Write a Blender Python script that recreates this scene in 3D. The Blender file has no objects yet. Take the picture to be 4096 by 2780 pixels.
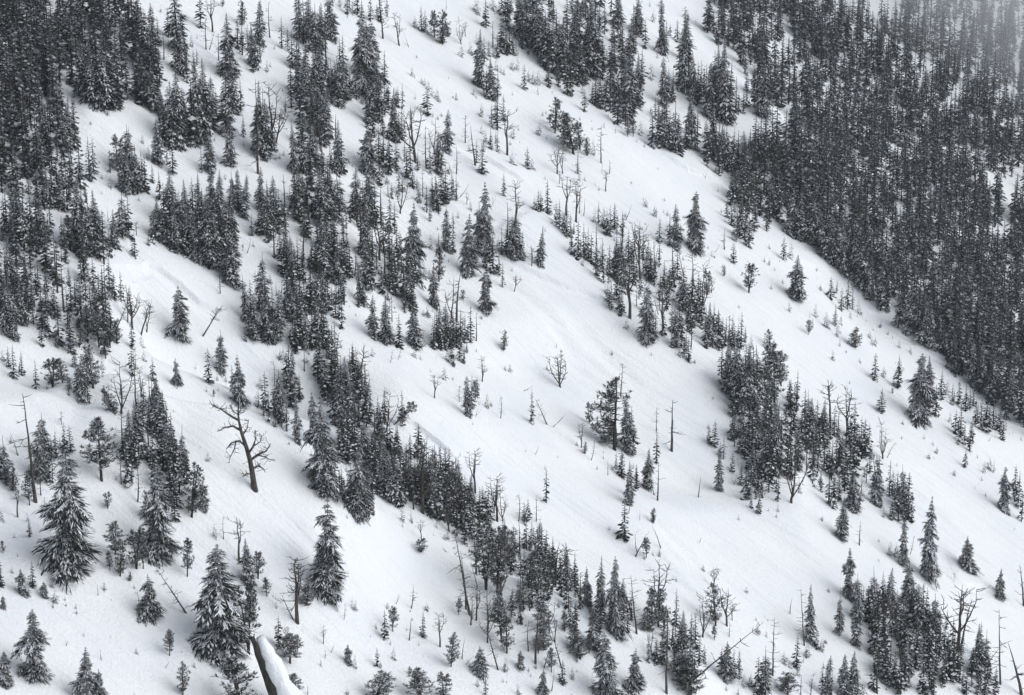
import bpy, bmesh, math, random
import numpy as np
from mathutils import Vector

# ------------------------------------------------------------------ camera, sky, sun, exposure
scene = bpy.context.scene
COL = scene.collection
FOV = math.radians(24.0)
PITCH = math.radians(16.0)
CAM_Z = 129.0
cam_data = bpy.data.cameras.new("camera")
cam = bpy.data.objects.new("camera", cam_data)
COL.objects.link(cam)
cam.location = (0, 0, CAM_Z)
cam.rotation_euler = (math.radians(90) - PITCH, 0, 0)
cam_data.angle = FOV
cam_data.clip_start = 1.0
cam_data.clip_end = 9000.0
scene.camera = cam

SUN_EL = math.radians(38.0)
SUN_DIR = np.array([0.97, -0.24])          # horizontal direction towards the sun (downhill, to the right)
world = bpy.data.worlds.new("World")
scene.world = world
world.use_nodes = True
wn = world.node_tree
wn.nodes.clear()
w_out = wn.nodes.new("ShaderNodeOutputWorld")
w_bg = wn.nodes.new("ShaderNodeBackground")
w_hsv = wn.nodes.new("ShaderNodeHueSaturation")
w_sky = wn.nodes.new("ShaderNodeTexSky")
w_sky.sky_type = 'NISHITA'
w_sky.sun_disc = False
w_sky.sun_elevation = SUN_EL
w_sky.sun_rotation = math.atan2(SUN_DIR[0], SUN_DIR[1])
w_sky.air_density = 1.0
w_sky.dust_density = 1.2
w_sky.ozone_density = 1.0
w_hsv.inputs['Saturation'].default_value = 0.27
w_bg.inputs['Strength'].default_value = 0.145
wn.links.new(w_sky.outputs[0], w_hsv.inputs['Color'])
wn.links.new(w_hsv.outputs[0], w_bg.inputs['Color'])
wn.links.new(w_bg.outputs[0], w_out.inputs['Surface'])

sun_data = bpy.data.lights.new("sun", 'SUN')
sun_data.energy = 0.9
sun_data.angle = math.radians(62.0)
sun_data.color = (1.0, 0.99, 0.955)
sun = bpy.data.objects.new("sun", sun_data)
COL.objects.link(sun)
sd = Vector((SUN_DIR[0] * math.cos(SUN_EL), SUN_DIR[1] * math.cos(SUN_EL), math.sin(SUN_EL)))
sun.rotation_euler = (-sd).to_track_quat('-Z', 'Y').to_euler()
sun.location = sd * 2000

vs = scene.view_settings
vs.view_transform = 'Standard'
vs.look = 'None'
vs.gamma = 1.0
vs.use_curve_mapping = False
vs.exposure = 0.19
scene.cycles.max_bounces = 6
scene.cycles.diffuse_bounces = 3
scene.cycles.volume_bounces = 2
HAZE_DENSITY = 0.00005

random.seed(7)
RNG = np.random.default_rng(11)

# ------------------------------------------------------------------ value noise
_tab = np.random.default_rng(3).random((256, 256))
def vnoise(x, y):
    xi = np.floor(x).astype(int); yi = np.floor(y).astype(int)
    fx = x - xi; fy = y - yi
    fx = fx * fx * (3 - 2 * fx); fy = fy * fy * (3 - 2 * fy)
    a = _tab[xi & 255, yi & 255]; b = _tab[(xi + 1) & 255, yi & 255]
    c = _tab[xi & 255, (yi + 1) & 255]; d = _tab[(xi + 1) & 255, (yi + 1) & 255]
    return (a * (1 - fx) + b * fx) * (1 - fy) + (c * (1 - fx) + d * fx) * fy - 0.5

# ------------------------------------------------------------------ the mountainside
GX, GY = -0.55, 0.22                       # gradient of the slope: falls to the right and towards the viewer
FX, FY = 0.928, -0.371                     # horizontal fall direction
def plane(x, y):
    z = GX * x + GY * (y - 450.0)
    z = np.where(z > 200, 200 + 60 * np.tanh((z - 200) / 60), z)
    return np.where(z < -110, -110 + 40 * np.tanh((z + 110) / 40), z)

W9, H9 = 9296.0, 6308.0                    # survey grid: 9296 x 6308 over the view
def ray(X, Y):
    X = np.asarray(X, float); Y = np.asarray(Y, float)
    t = math.tan(FOV / 2)
    u = (X / W9 - 0.5) * 2 * t
    v = (0.5 - Y / H9) * 2 * t * 695.0 / 1024.0
    cp, sp = math.cos(PITCH), math.sin(PITCH)
    return u, cp + v * sp, -sp + v * cp     # direction for unit depth
def hit(X, Y, hf):
    dx, dy, dz = ray(X, Y)
    dx, dy, dz = np.atleast_1d(dx), np.atleast_1d(dy), np.atleast_1d(dz)
    lo = np.full(dx.shape, 150.0); found = np.zeros(dx.shape, bool); t = lo.copy()
    hi = lo.copy()
    for k in range(1400):
        t2 = t + 1.5
        below = (CAM_Z + dz * t2) < hf(dx * t2, dy * t2)
        new = below & ~found
        lo = np.where(new, t, lo); hi = np.where(new, t2, hi)
        found |= below
        t = t2
        if found.all():
            break
    hi = np.where(found, hi, t); lo = np.where(found, lo, t - 1.5)
    for k in range(12):
        m = (lo + hi) / 2
        b = (CAM_Z + dz * m) < hf(dx * m, dy * m)
        hi = np.where(b, m, hi); lo = np.where(b, lo, m)
    return dx * hi, dy * hi, hi              # x, y, depth

def base(x, y):
    x = np.asarray(x, float); y = np.asarray(y, float)
    s = x * FX + y * FY; c = -x * FY + y * FX
    z = plane(x, y) + 3.2 * vnoise(s / 75 + 3, c / 38 + 9) + 1.3 * vnoise(s / 33 + 31, c / 17 + 5)
    z = z + 2.2 * vnoise(s / 24 + 71, c / 34 + 13)
    return z + 0.75 * vnoise(s / 22 + 7, c / 6.5 + 2) + 0.32 * vnoise(s / 12 + 17, c / 2.8 + 52)
def poly_world(pts, hf):                    # points measured on the 2324-wide view
    P = np.array(pts, float) * 4.0
    x, y, _ = hit(P[:, 0], P[:, 1], hf)
    return np.stack([x, y], 1)
def dist_poly(x, y, P):
    best = np.full(x.shape, 1e9); sgn = np.zeros(x.shape)
    ends = np.zeros(x.shape)
    seg = np.linalg.norm(P[1:] - P[:-1], axis=1); tot = seg.sum(); acc = 0
    for a, b, L in zip(P[:-1], P[1:], seg):
        d = b - a
        t = ((x - a[0]) * d[0] + (y - a[1]) * d[1]) / (L * L)
        tc = np.clip(t, 0, 1)
        ex = x - (a[0] + tc * d[0]); ey = y - (a[1] + tc * d[1])
        dd = np.hypot(ex, ey)
        s = np.sign(d[0] * ey - d[1] * ex)   # + : left of the line (farther away, uphill side)
        m = dd < best
        best = np.where(m, dd, best); sgn = np.where(m, s, sgn)
        ends = np.where(m, (acc + tc * L) / tot, ends)
        acc += L
    return best, sgn, ends

# ribs (crest line, height, width on the near side, width on the far side)
RIBS = [
    ([(120, 700), (230, 800), (330, 862), (500, 918), (690, 1006), (830, 1100), (960, 1185)], 8.0, 24, 5.0),
    ([(250, 800), (345, 838), (505, 892), (690, 978), (800, 1060)], -8.0, 6, 14),
    ([(1040, 1255), (1130, 1303), (1310, 1368), (1480, 1452), (1690, 1565)], 3.8, 15, 4.5),
    ([(1000, 330), (1220, 470), (1400, 660), (1640, 850), (1800, 1080), (2000, 1180)], 4.5, 24, 10),
    ([(560, 200), (700, 420), (860, 600), (960, 700)], 4.0, 20, 10),
    ([(1560, 60), (1700, 190), (1800, 300), (1900, 480)], 5.0, 18, 7),
    ([(1850, 620), (2080, 850), (2330, 1040)], -4.5, 16, 14),
    ([(0, 870), (200, 960), (330, 1010), (520, 1130)], -2.2, 9, 9),
    ([(1180, 760), (1420, 980), (1640, 1220)], -3.5, 24, 20),
    ([(0, 1130), (280, 1290), (480, 1400), (640, 1500)], 3.0, 13, 4.5),
    ([(150, 190), (250, 245), (370, 262)], 2.5, 10, 5),
]
RIBS = [(poly_world(q, lambda x, y, a=a: base(x, y) + a), a, w1, w2) for q, a, w1, w2 in RIBS]
SLUFFS = [                                  # shallow chutes where loose snow has slid down the slope
    [(1400, 1180), (1470, 1240), (1560, 1340), (1640, 1430)], [(1450, 1150), (1540, 1240), (1640, 1350)], [(1180, 900), (1300, 1010), (1400, 1100)],
    [(700, 1140), (830, 1250), (960, 1340)], [(1250, 700), (1400, 830), (1500, 930)], [(560, 1180), (700, 1290), (830, 1390)], [(1120, 620), (1250, 740), (1330, 830)],
    [(1900, 980), (2040, 1090), (2200, 1230)], [(60, 900), (180, 965), (300, 1010)], [(20, 1150), (140, 1230), (280, 1330)],
]
SLUFFS = [poly_world(q, lambda x, y: base(x, y)) for q in SLUFFS]
TRACKS = [
    [(250, 600), (320, 613), (336, 604), (362, 616), (410, 650), (452, 690), (500, 712), (552, 722)],
    [(1140, 585), (1180, 605), (1230, 630), (1290, 655), (1340, 670), (1392, 697)],
    [(890, 945), (940, 965), (985, 1000), (1045, 1052)],
    [(1020, 325), (1100, 360), (1150, 390), (1212, 426)],
    [(1500, 350), (1560, 385), (1640, 416)],
    [(1813, 591), (1850, 610), (1898, 632)],
    [(2133, 1293), (2168, 1323), (2193, 1333), (2230, 1336), (2268, 1355), (2330, 1380)],
]

def height(x, y):
    x = np.asarray(x, float); y = np.asarray(y, float)
    z = base(x, y)
    for P, a, w1, w2 in RIBS:
        m = (x > P[:, 0].min() - 60) & (x < P[:, 0].max() + 60) & (y > P[:, 1].min() - 60) & (y < P[:, 1].max() + 60)
        if not m.any():
            continue
        d, sg, e = dist_poly(x[m], y[m], P)
        w = np.where(sg > 0, w2, w1)
        fade = np.clip(np.minimum(e, 1 - e) / 0.24, 0, 1); fade = fade * fade * (3 - 2 * fade)
        z[m] += a * np.exp(-(d / w) ** 2) * fade
    for k, P in enumerate(SLUFFS):
        m = (x > P[:, 0].min() - 8) & (x < P[:, 0].max() + 8) & (y > P[:, 1].min() - 8) & (y < P[:, 1].max() + 8)
        if not m.any(): continue
        d, sg, e = dist_poly(x[m], y[m], P)
        d = d + 1.2 * vnoise(x[m] / 5 + k, y[m] / 5)
        fade = np.clip(np.minimum(e, 1 - e) / 0.3, 0, 1)
        z[m] += fade * (-0.42 * np.exp(-(d / 1.3) ** 2) + 0.22 * np.exp(-((d - 2.6) / 1.0) ** 2))
    return z
TRACKS = [poly_world(q, height) for q in TRACKS]
def height_full(x, y):
    z = height(x, y)
    for P in TRACKS:
        m = (x > P[:, 0].min() - 26) & (x < P[:, 0].max() + 26) & (y > P[:, 1].min() - 26) & (y < P[:, 1].max() + 26)
        if not m.any():
            continue
        d, sg, e = dist_poly(x[m], y[m], P)
        fade = np.clip(np.minimum(e, 1 - e) / 0.22, 0, 1)
        ds = d * sg
        z[m] += fade * (0.9 * np.clip((ds + 0.12) / 0.24, 0, 1) * np.exp(-np.maximum(ds, 0) / 9.0) - 0.30 * np.exp(-((ds + 0.9) / 0.7) ** 2))
    return z

# ------------------------------------------------------------------ materials
def new_mat(name):
    m = bpy.data.materials.new(name); m.use_nodes = True
    nt = m.node_tree; b = nt.nodes["Principled BSDF"]
    b.inputs['Specular IOR Level'].default_value = 0.25
    return m, nt, b
def noise_node(nt, scale, detail=3, vec=None):
    n = nt.nodes.new("ShaderNodeTexNoise"); n.inputs['Scale'].default_value = scale
    n.inputs['Detail'].default_value = detail
    if vec is not None: nt.links.new(vec, n.inputs['Vector'])
    return n
def ramp(nt, fac, stops):
    r = nt.nodes.new("ShaderNodeValToRGB")
    e = r.color_ramp.elements
    e[0].position, e[0].color = stops[0][0], (*stops[0][1], 1)
    e[1].position, e[1].color = stops[-1][0], (*stops[-1][1], 1)
    for p, c in stops[1:-1]:
        k = e.new(p); k.color = (*c, 1)
    nt.links.new(fac, r.inputs[0]); return r

MAT = {}
m, nt, b = new_mat("snow_ground")
geo = nt.nodes.new("ShaderNodeNewGeometry")
mp = nt.nodes.new("ShaderNodeMapping"); mp.vector_type = 'TEXTURE'
mp.inputs['Rotation'].default_value = (0, 0, math.atan2(FY, FX)); mp.inputs['Scale'].default_value = (9, 1.0, 4)
nt.links.new(geo.outputs['Position'], mp.inputs['Vector'])
n1 = noise_node(nt, 0.45, 5, mp.outputs[0])
n2 = noise_node(nt, 2.2, 4, geo.outputs['Position'])
mx = nt.nodes.new("ShaderNodeMath"); mx.operation = 'MULTIPLY_ADD'; mx.inputs[1].default_value = 0.25
nt.links.new(n2.outputs[0], mx.inputs[0]); nt.links.new(n1.outputs[0], mx.inputs[2])
bp = nt.nodes.new("ShaderNodeBump"); bp.inputs['Strength'].default_value = 0.8; bp.inputs['Distance'].default_value = 1.0
nt.links.new(mx.outputs[0], bp.inputs['Height']); nt.links.new(bp.outputs[0], b.inputs['Normal'])
n3 = noise_node(nt, 0.06, 3, geo.outputs['Position'])
r = ramp(nt, n3.outputs[0], [(0.3, (0.80, 0.84, 0.89)), (0.7, (0.87, 0.89, 0.91))])
nt.links.new(r.outputs[0], b.inputs['Base Color']); b.inputs['Roughness'].default_value = 1.0
MAT['snow'] = m

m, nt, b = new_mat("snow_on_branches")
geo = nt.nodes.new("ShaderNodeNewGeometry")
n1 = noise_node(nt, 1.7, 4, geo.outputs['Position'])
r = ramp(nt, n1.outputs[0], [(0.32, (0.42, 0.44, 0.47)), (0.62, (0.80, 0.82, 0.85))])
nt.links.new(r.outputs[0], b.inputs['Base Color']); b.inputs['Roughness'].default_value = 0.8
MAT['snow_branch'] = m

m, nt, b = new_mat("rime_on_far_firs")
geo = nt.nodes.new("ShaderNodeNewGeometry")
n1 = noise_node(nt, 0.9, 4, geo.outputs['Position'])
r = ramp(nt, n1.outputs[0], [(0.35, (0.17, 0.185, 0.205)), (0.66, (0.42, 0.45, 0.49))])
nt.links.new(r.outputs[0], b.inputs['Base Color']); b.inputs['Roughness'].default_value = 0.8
MAT['rime'] = m

def needle_mat(name, dark, mid, frost):
    m, nt, b = new_mat(name)
    geo = nt.nodes.new("ShaderNodeNewGeometry"); oi = nt.nodes.new("ShaderNodeObjectInfo")
    n1 = noise_node(nt, 1.9, 6, geo.outputs['Position'])
    r = ramp(nt, n1.outputs[0], [(0.36, dark), (0.52, mid), (0.70, frost)])
    nt.links.new(r.outputs[0], b.inputs['Base Color']); b.inputs['Roughness'].default_value = 0.85
    b.inputs['Specular IOR Level'].default_value = 0.1
    return m
MAT['fir'] = needle_mat("fir_needles", (0.009, 0.012, 0.012), (0.027, 0.032, 0.032), (0.25, 0.27, 0.285))
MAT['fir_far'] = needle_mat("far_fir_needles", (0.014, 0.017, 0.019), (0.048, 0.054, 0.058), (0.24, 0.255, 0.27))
MAT['pine'] = needle_mat("pine_needles", (0.020, 0.022, 0.020), (0.070, 0.073, 0.069), (0.33, 0.34, 0.345))
def bark(name, a, c, s=3):
    m, nt, b = new_mat(name)
    geo = nt.nodes.new("ShaderNodeNewGeometry")
    mp = nt.nodes.new("ShaderNodeMapping"); mp.inputs['Scale'].default_value = (1, 1, 0.2)
    nt.links.new(geo.outputs['Position'], mp.inputs['Vector'])
    n1 = noise_node(nt, s, 5, mp.outputs[0])
    r = ramp(nt, n1.outputs[0], [(0.35, a), (0.68, c)])
    nt.links.new(r.outputs[0], b.inputs['Base Color']); b.inputs['Roughness'].default_value = 0.9
    return m
MAT['bark'] = bark("fir_bark", (0.020, 0.018, 0.017), (0.055, 0.050, 0.046))
MAT['dead'] = bark("weathered_dead_wood", (0.030, 0.027, 0.025), (0.105, 0.093, 0.083), 4)
MAT['twig'] = bark("dead_twigs", (0.045, 0.042, 0.040), (0.13, 0.125, 0.12), 4)

# ------------------------------------------------------------------ mesh helpers
class MB:
    def __init__(s): s.v = []; s.f = []
    def add(s, vs, fs):
        o = len(s.v); s.v.extend([tuple(p) for p in vs]); s.f.extend([tuple(i + o for i in f) for f in fs])
    def tube(s, pts, rad, n=5, cap=True):
        pts = [np.array(p, float) for p in pts]
        rings = []
        for i, p in enumerate(pts):
            d = pts[min(i + 1, len(pts) - 1)] - pts[max(i - 1, 0)]
            d = d / (np.linalg.norm(d) + 1e-9)
            a = np.cross(d, [0.0, 1.0, 0.1]); a /= np.linalg.norm(a) + 1e-9
            b2 = np.cross(d, a)
            rings.append([p + rad[i] * (math.cos(2 * math.pi * k / n) * a + math.sin(2 * math.pi * k / n) * b2) for k in range(n)])
        vs = [q for r_ in rings for q in r_]; fs = []
        for i in range(len(pts) - 1):
            for k in range(n):
                k2 = (k + 1) % n
                fs.append((i * n + k, i * n + k2, (i + 1) * n + k2, (i + 1) * n + k))
        if cap: fs.append(tuple(range((len(pts) - 1) * n, len(pts) * n)))
        s.add(vs, fs)
    def mesh(s, name, mat, smooth=False):
        me = bpy.data.meshes.new(name); me.from_pydata(s.v, [], s.f); me.materials.append(mat)
        if smooth: me.polygons.foreach_set('use_smooth', [True] * len(me.polygons))
        me.update(); return me

def frond(crown, snow, R, base, az, L, wid, droop, detail, snow_amt):
    """one drooping branch: a spray of ragged leaflets, some carrying their own pad of snow"""
    ca, sa = math.cos(az), math.sin(az)
    def P(u, side, up):
        out = L * u * (1 - 0.10 * u)
        return (base[0] + ca * out - sa * side, base[1] + sa * out + ca * side, base[2] - droop * L * (max(u, 0.0) ** 1.6) + up + 0.10 * L * u)
    def kite(mb, u0, s0, u1, s1, w, up, sag):
        um, sm = u0 + (u1 - u0) * .6, s0 + (s1 - s0) * .6
        mb.add([P(u0, s0, up), P(um - .5 * w / L, sm + w, up - sag), P(u1, s1, up - 1.6 * sag), P(um + .5 * w / L, sm - w, up - .7 * sag)], [(0, 1, 2, 3)])
    if detail == 0:
        crown.add([P(.05, 0, 0), P(.6, wid, -.5 * wid), P(1.05, R.uniform(-.3, .3) * wid, -.1 * wid), P(.6, -wid, -.5 * wid), P(.6, 0, .1 * wid)],
                  [(0, 1, 4), (0, 4, 3), (1, 2, 4), (4, 2, 3)])
        if R.random() < snow_amt:
            u0 = R.uniform(.25, .6); s_ = R.uniform(-.5, .5) * wid; w = wid * R.uniform(.5, .95)
            snow.add([P(u0, s_, .2 * wid), P(u0 + .25, s_ + w, .0), P(u0 + .5, s_, .05 * wid), P(u0 + .25, s_ - w, .0)], [(0, 1, 2, 3)])
        return
    kite(crown, .04, 0, 1.05, R.uniform(-.2, .2) * wid, wid * .42, 0, wid * .3)
    n = 12 if detail > 3 else 7 if detail > 2 else 4
    fs_ = .6 if detail > 3 else 1.0
    for k in range(n):
        u = .15 + .8 * (k + R.random()) / n; sd_ = 1 if k % 2 else -1
        ln = wid * R.uniform(.8, 1.7) * (1.15 - .5 * u); fw = R.uniform(.12, .32) * fs_
        sag = ln * R.uniform(.15, .65)
        kite(crown, u - .1, 0, min(u + fw, 1.12), sd_ * ln, wid * R.uniform(.22, .42) * fs_, 0, sag * .5)
        if R.random() < snow_amt * .62:
            kite(snow, u - .02, sd_ * ln * .15, min(u + fw * .9, 1.08), sd_ * ln * R.uniform(.6, .95), wid * R.uniform(.18, .40) * fs_, wid * .10 + .003, sag * .42)
    if R.random() < snow_amt:
        u0 = R.uniform(.15, .6)
        kite(snow, u0, 0, u0 + R.uniform(.3, .5), 0, wid * R.uniform(.25, .5), wid * .16 + .003, wid * .22)

def fir_parts(seed, ratio, n, detail, bare=0.03, power=0.8, snow_amt=0.74, gap=0.12, leaf=0.22, tiers=0):
    R = random.Random(seed)
    tr, cr, sn = MB(), MB(), MB()
    wob = [R.uniform(-.006, .006) for _ in range(2)]
    tr.tube([(0, 0, -0.04), (wob[0], wob[1], 0.45), (0, 0, 0.99)], [0.016, 0.010, 0.002], 5)
    lump = [R.uniform(0.62, 1.2) for _ in range(24)]
    ph1, ph2 = R.random() * 6.3, R.random() * 6.3
    tl = [R.uniform(.68, 1.22) for _ in range(40)]; tp = [R.random() * 6.3 for _ in range(40)]
    az = R.random() * 6
    for i in range(n):
        t = (i + R.random()) / n
        t = 1 - (1 - t) ** 0.86
        z = bare + (0.985 - bare) * t
        tm = 1.0
        if tiers:
            tk = int(z * tiers); z = min(.985, (tk + 0.35 + R.gauss(0, .14)) / tiers)
            tm = tl[tk] * (1 + .30 * math.sin(az + tp[tk]) + .14 * math.sin(2 * az + 2.3 * tp[tk]))
            t = max(0, (z - bare) / (.985 - bare))
        r0 = ratio * 0.5 * (min(1.0, (1 - t) * 1.38) ** power * 0.97 + 0.03)
        if t < 0.10: r0 *= 0.72 + 2.8 * t
        az += 2.39996 + R.uniform(-.5, .5)
        zz = z * 17; k = int(zz); f = zz - k
        sect = (lump[k] * (1 - f) + lump[k + 1] * f) * (1 + 0.24 * math.sin(az * 2 + ph1 + z * 11) + 0.16 * math.sin(az * 3 + ph2 - z * 19))
        if R.random() < gap: continue
        L = r0 * sect * tm * R.uniform(0.72, 1.25)
        wid = max(leaf * L, 0.006) * R.uniform(0.8, 1.2)
        frond(cr, sn, R, (wob[0] * .7, wob[1] * .7, z), az, L * 1.08, wid, R.uniform(0.12, 0.75) * (1.1 - 0.4 * t), detail, snow_amt)
    return tr, cr, sn

def puff(cr, sn, R, c, r, detail, snow_amt):
    n = 14 if detail > 1 else 6
    c0 = np.array(c)
    for k in range(n):
        th = R.random() * 6.283; ph = math.asin(R.uniform(-0.7, 1.0))
        d = np.array([math.cos(th) * math.cos(ph), math.sin(th) * math.cos(ph), math.sin(ph) + .55])
        d /= np.linalg.norm(d)
        a = np.cross(d, [0.3, 0.2, 1.0]); a /= np.linalg.norm(a)
        ln = r * R.uniform(0.7, 1.9); w = r * R.uniform(0.13, 0.27)
        cr.add([c0 + 0.1 * ln * d - a * w * .4, c0 + .6 * ln * d - a * w, c0 + ln * d, c0 + .6 * ln * d + a * w], [(0, 1, 2, 3)])
        if R.random() < snow_amt * .8:
            u = np.array([0, 0, r * .09]); w *= .8
            sn.add([c0 + .3 * ln * d + u, c0 + .65 * ln * d - a * w + u, c0 + .95 * ln * d + u, c0 + .65 * ln * d + a * w + u], [(0, 1, 2, 3)])

def pine_parts(seed, ratio, nclump, detail, stems=2, flag=0.0, bare=0.18, snow_amt=0.75):
    R = random.Random(seed)
    tr, cr, sn = MB(), MB(), MB()
    tips = []
    for s in range(stems):
        a = R.random() * 6.28; off = 0 if stems == 1 else R.uniform(0.12, 0.3) * ratio
        top = R.uniform(0.78, 0.97) if s else 0.97
        pts = [(math.cos(a) * off * q ** 1.3 + R.uniform(-.008, .008), math.sin(a) * off * q ** 1.3, -0.04 + top * q) for q in (0, .25, .5, .75, 1)]
        tr.tube(pts, [0.020, 0.017, 0.012, 0.008, 0.003], 5)
        tips.append(pts)
    for i in range(nclump):
        pts = R.choice(tips)
        q = R.uniform(bare, 1.0); k = min(int(q * 4), 3); f = q * 4 - k
        p = [pts[k][j] * (1 - f) + pts[k + 1][j] * f for j in range(3)]
        qq = min(1, max(0, (q - bare * .6) / (1 - bare * .6)))
        env = ratio * 0.5 * (0.30 + 0.75 * math.sin(3.1416 * qq ** 0.75)) * R.uniform(0.3, 1.15)
        if q > 0.93: env *= 0.3
        a = R.random() * 6.283
        if flag: q = (round(q * 7) + R.uniform(-.10, .10)) / 7
        if flag and R.random() < flag: a = math.pi + R.uniform(-0.7, 0.7)
        e = (p[0] + math.cos(a) * env, p[1] + math.sin(a) * env, p[2] + env * R.uniform(-0.05, 0.45) * (0.3 if flag else 1))
        tr.tube([p, ((p[0] + e[0]) / 2, (p[1] + e[1]) / 2, (p[2] + e[2]) / 2 - .01), e], [0.006, 0.004, 0.002], 3, False)
        puff(cr, sn, R, e, R.uniform(0.028, 0.052), detail, snow_amt)
        if R.random() < .6:
            puff(cr, sn, R, (p[0] + (e[0] - p[0]) * .6, p[1] + (e[1] - p[1]) * .6, p[2] + (e[2] - p[2]) * .6 + .01), R.uniform(0.025, 0.042), detail, snow_amt)
    return tr, cr, sn

def twig_tree(tw, R, p, d, L, r, depth):
    p = np.array(p, float); d = np.array(d, float); pts = [p]
    for k in range(3):
        d = d + np.array([R.uniform(-.25, .25), R.uniform(-.25, .25), R.uniform(-.12, .22)]); d /= np.linalg.norm(d)
        pts.append(pts[-1] + d * L / 3)
    tw.tube(pts, [r, r * .8, r * .55, r * .25], 3, False)
    if depth > 0:
        for k in range(R.randint(2, 4)):
            i = R.randint(1, 3)
            dd = d + np.array([R.uniform(-.8, .8), R.uniform(-.8, .8), R.uniform(-.3, .6)]); dd /= np.linalg.norm(dd)
            twig_tree(tw, R, pts[i], dd, L * R.uniform(.35, .6), r * .6, depth - 1)

def snag_parts(seed, twigs=16, thick=0.019, bend=0.02, top=1.0):
    R = random.Random(seed)
    tr, tw = MB(), MB()
    ax, ay = R.uniform(-1, 1) * bend, R.uniform(-1, 1) * bend
    n = 8; pts = []
    for i in range(n + 1):
        q = i / n
        pts.append((ax * math.sin(q * 3.0) + R.uniform(-.005, .005), ay * math.sin(q * 2.4) + R.uniform(-.004, .004), -0.03 + 1.03 * q))
    tr.tube(pts, [thick * (1.25 - 1.1 * (i / n) ** 0.9) for i in range(n + 1)], 6)
    for k in range(twigs):
        q = R.uniform(0.28, 0.97) if k > 2 else R.uniform(0.1, 0.5)
        i = min(int(q * n), n - 1); f = q * n - i
        p = [pts[i][j] * (1 - f) + pts[i + 1][j] * f for j in range(3)]
        a = R.random() * 6.283
        L = R.uniform(0.06, 0.2) * (1.25 - .7 * q)
        twig_tree(tw, R, p, (math.cos(a), math.sin(a), R.uniform(-.45, .35)), L, thick * .36, 1 if R.random() < .7 else 0)
    return tr, [], tw

def fork_parts(seed, stems=3, spread=0.16, thick=0.026, split=0.3, twigs=8, low=False):
    R = random.Random(seed)
    tr, tw = MB(), MB(); limbs = []
    bx, by = R.uniform(-.03, .03), R.uniform(-.03, .03)
    top = (bx, by, split)
    tr.tube([(0, 0, -0.03), (bx * .3 + R.uniform(-.01, .01), by * .3, split * .45), top], [thick * 1.25, thick, thick * .82], 7)
    a0 = R.random() * 6.28
    for s in range(stems):
        mb = MB()
        a = a0 + 6.283 * s / stems + R.uniform(-.5, .5)
        sp = spread * R.uniform(.4, 1.25) * (0.25 if s == 0 else 1)
        H = 1.0 if s == 0 else R.uniform(.62, .98)
        z0 = split * (1 if s == 0 else R.uniform(.55, 1.0))
        p0 = (top[0] * z0 / split, top[1] * z0 / split, z0 - .01)
        pts = [p0]
        for q in (.2, .45, .72, 1.0):
            o = sp * math.sin(min(q * 1.25, 1) * 1.571)
            pts.append((p0[0] + math.cos(a) * o + R.uniform(-.012, .012), p0[1] + math.sin(a) * o + R.uniform(-.012, .012), z0 + (H - z0) * q))
        t0 = thick * (.78 if s == 0 else .62)
        mb.tube(pts, [t0, t0 * .85, t0 * .62, t0 * .4, t0 * .12], 5)
        limbs.append(mb)
        for k in range(twigs):
            q = R.uniform(.25, 1.0) * 4; i = min(int(q), 3); f = q - i
            p = [pts[i][j] * (1 - f) + pts[i + 1][j] * f for j in range(3)]
            b_ = R.random() * 6.283
            twig_tree(tw, R, p, (math.cos(b_), math.sin(b_), R.uniform(-.2, .8)), R.uniform(.07, .2), thick * .3, 1)
    if low:
        for k in range(6):
            b_ = R.random() * 6.283
            twig_tree(tw, R, (0, 0, R.uniform(.25, .5) * split / .4), (math.cos(b_), math.sin(b_), R.uniform(-.5, .1)), R.uniform(.15, .28), thick * .3, 2)
    return tr, limbs, tw

def gnarled_parts(seed=3):
    """the thick crooked snag: trunk leaning to the left, heavy drooping limbs"""
    R = random.Random(seed); S = 820.0
    tr, tw = MB(), MB(); limbs = []
    def P(x, z, y=0): return (x / S, y / S, z / S)
    t = [(0, -25), (-6, 60), (-14, 150), (-32, 270), (-62, 400), (-98, 530), (-118, 640), (-124, 720), (-112, 810)]
    tr.tube([P(*q, R.uniform(-8, 8)) for q in t], [r / S for r in (36, 26, 23, 21, 18, 14, 10, 7, 3)], 8)
    L = [([(-60, 400), (-120, 455), (-190, 440), (-235, 385)], 12), ([(-150, 455), (-165, 380), (-205, 300), (-215, 250)], 7), ([(-100, 545), (-170, 590), (-240, 580), (-310, 545)], 12),
         ([(-118, 640), (-190, 690), (-250, 745), (-330, 805)], 12), ([(-250, 745), (-300, 750), (-350, 765)], 6), ([(-30, 270), (40, 320), (110, 345), (150, 410)], 14), ([(40, 320), (100, 310), (160, 285)], 8),
         ([(-20, 190), (40, 215), (80, 180), (95, 140)], 10), ([(-45, 330), (0, 400), (25, 470), (22, 560)], 12), ([(0, 400), (60, 440), (85, 500)], 7), ([(-16, 140), (-70, 150), (-95, 120)], 7),
         ([(-90, 500), (-50, 560), (-35, 640)], 8), ([(-124, 700), (-90, 750), (-60, 770)], 5), ([(-122, 690), (-165, 740), (-180, 790)], 5)]
    for pts, r in L:
        y1 = R.uniform(-70, 70); n = len(pts)
        q = [P(a, b, y1 * i / (n - 1)) for i, (a, b) in enumerate(pts)]
        mb = MB(); mb.tube(q, [r / S * (1 - .75 * i / (n - 1)) for i in range(n)], 5); limbs.append(mb)
        for k in range(13):
            i = R.randint(1, n - 1); f = R.random()
            c = [q[i - 1][j] * (1 - f) + q[i][j] * f for j in range(3)]
            twig_tree(tw, R, c, (R.uniform(-1, 1), R.uniform(-1, 1), R.uniform(-.6, .9)), R.uniform(.03, .10), 3.0 / S, 1)
    return tr, limbs, tw

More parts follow.
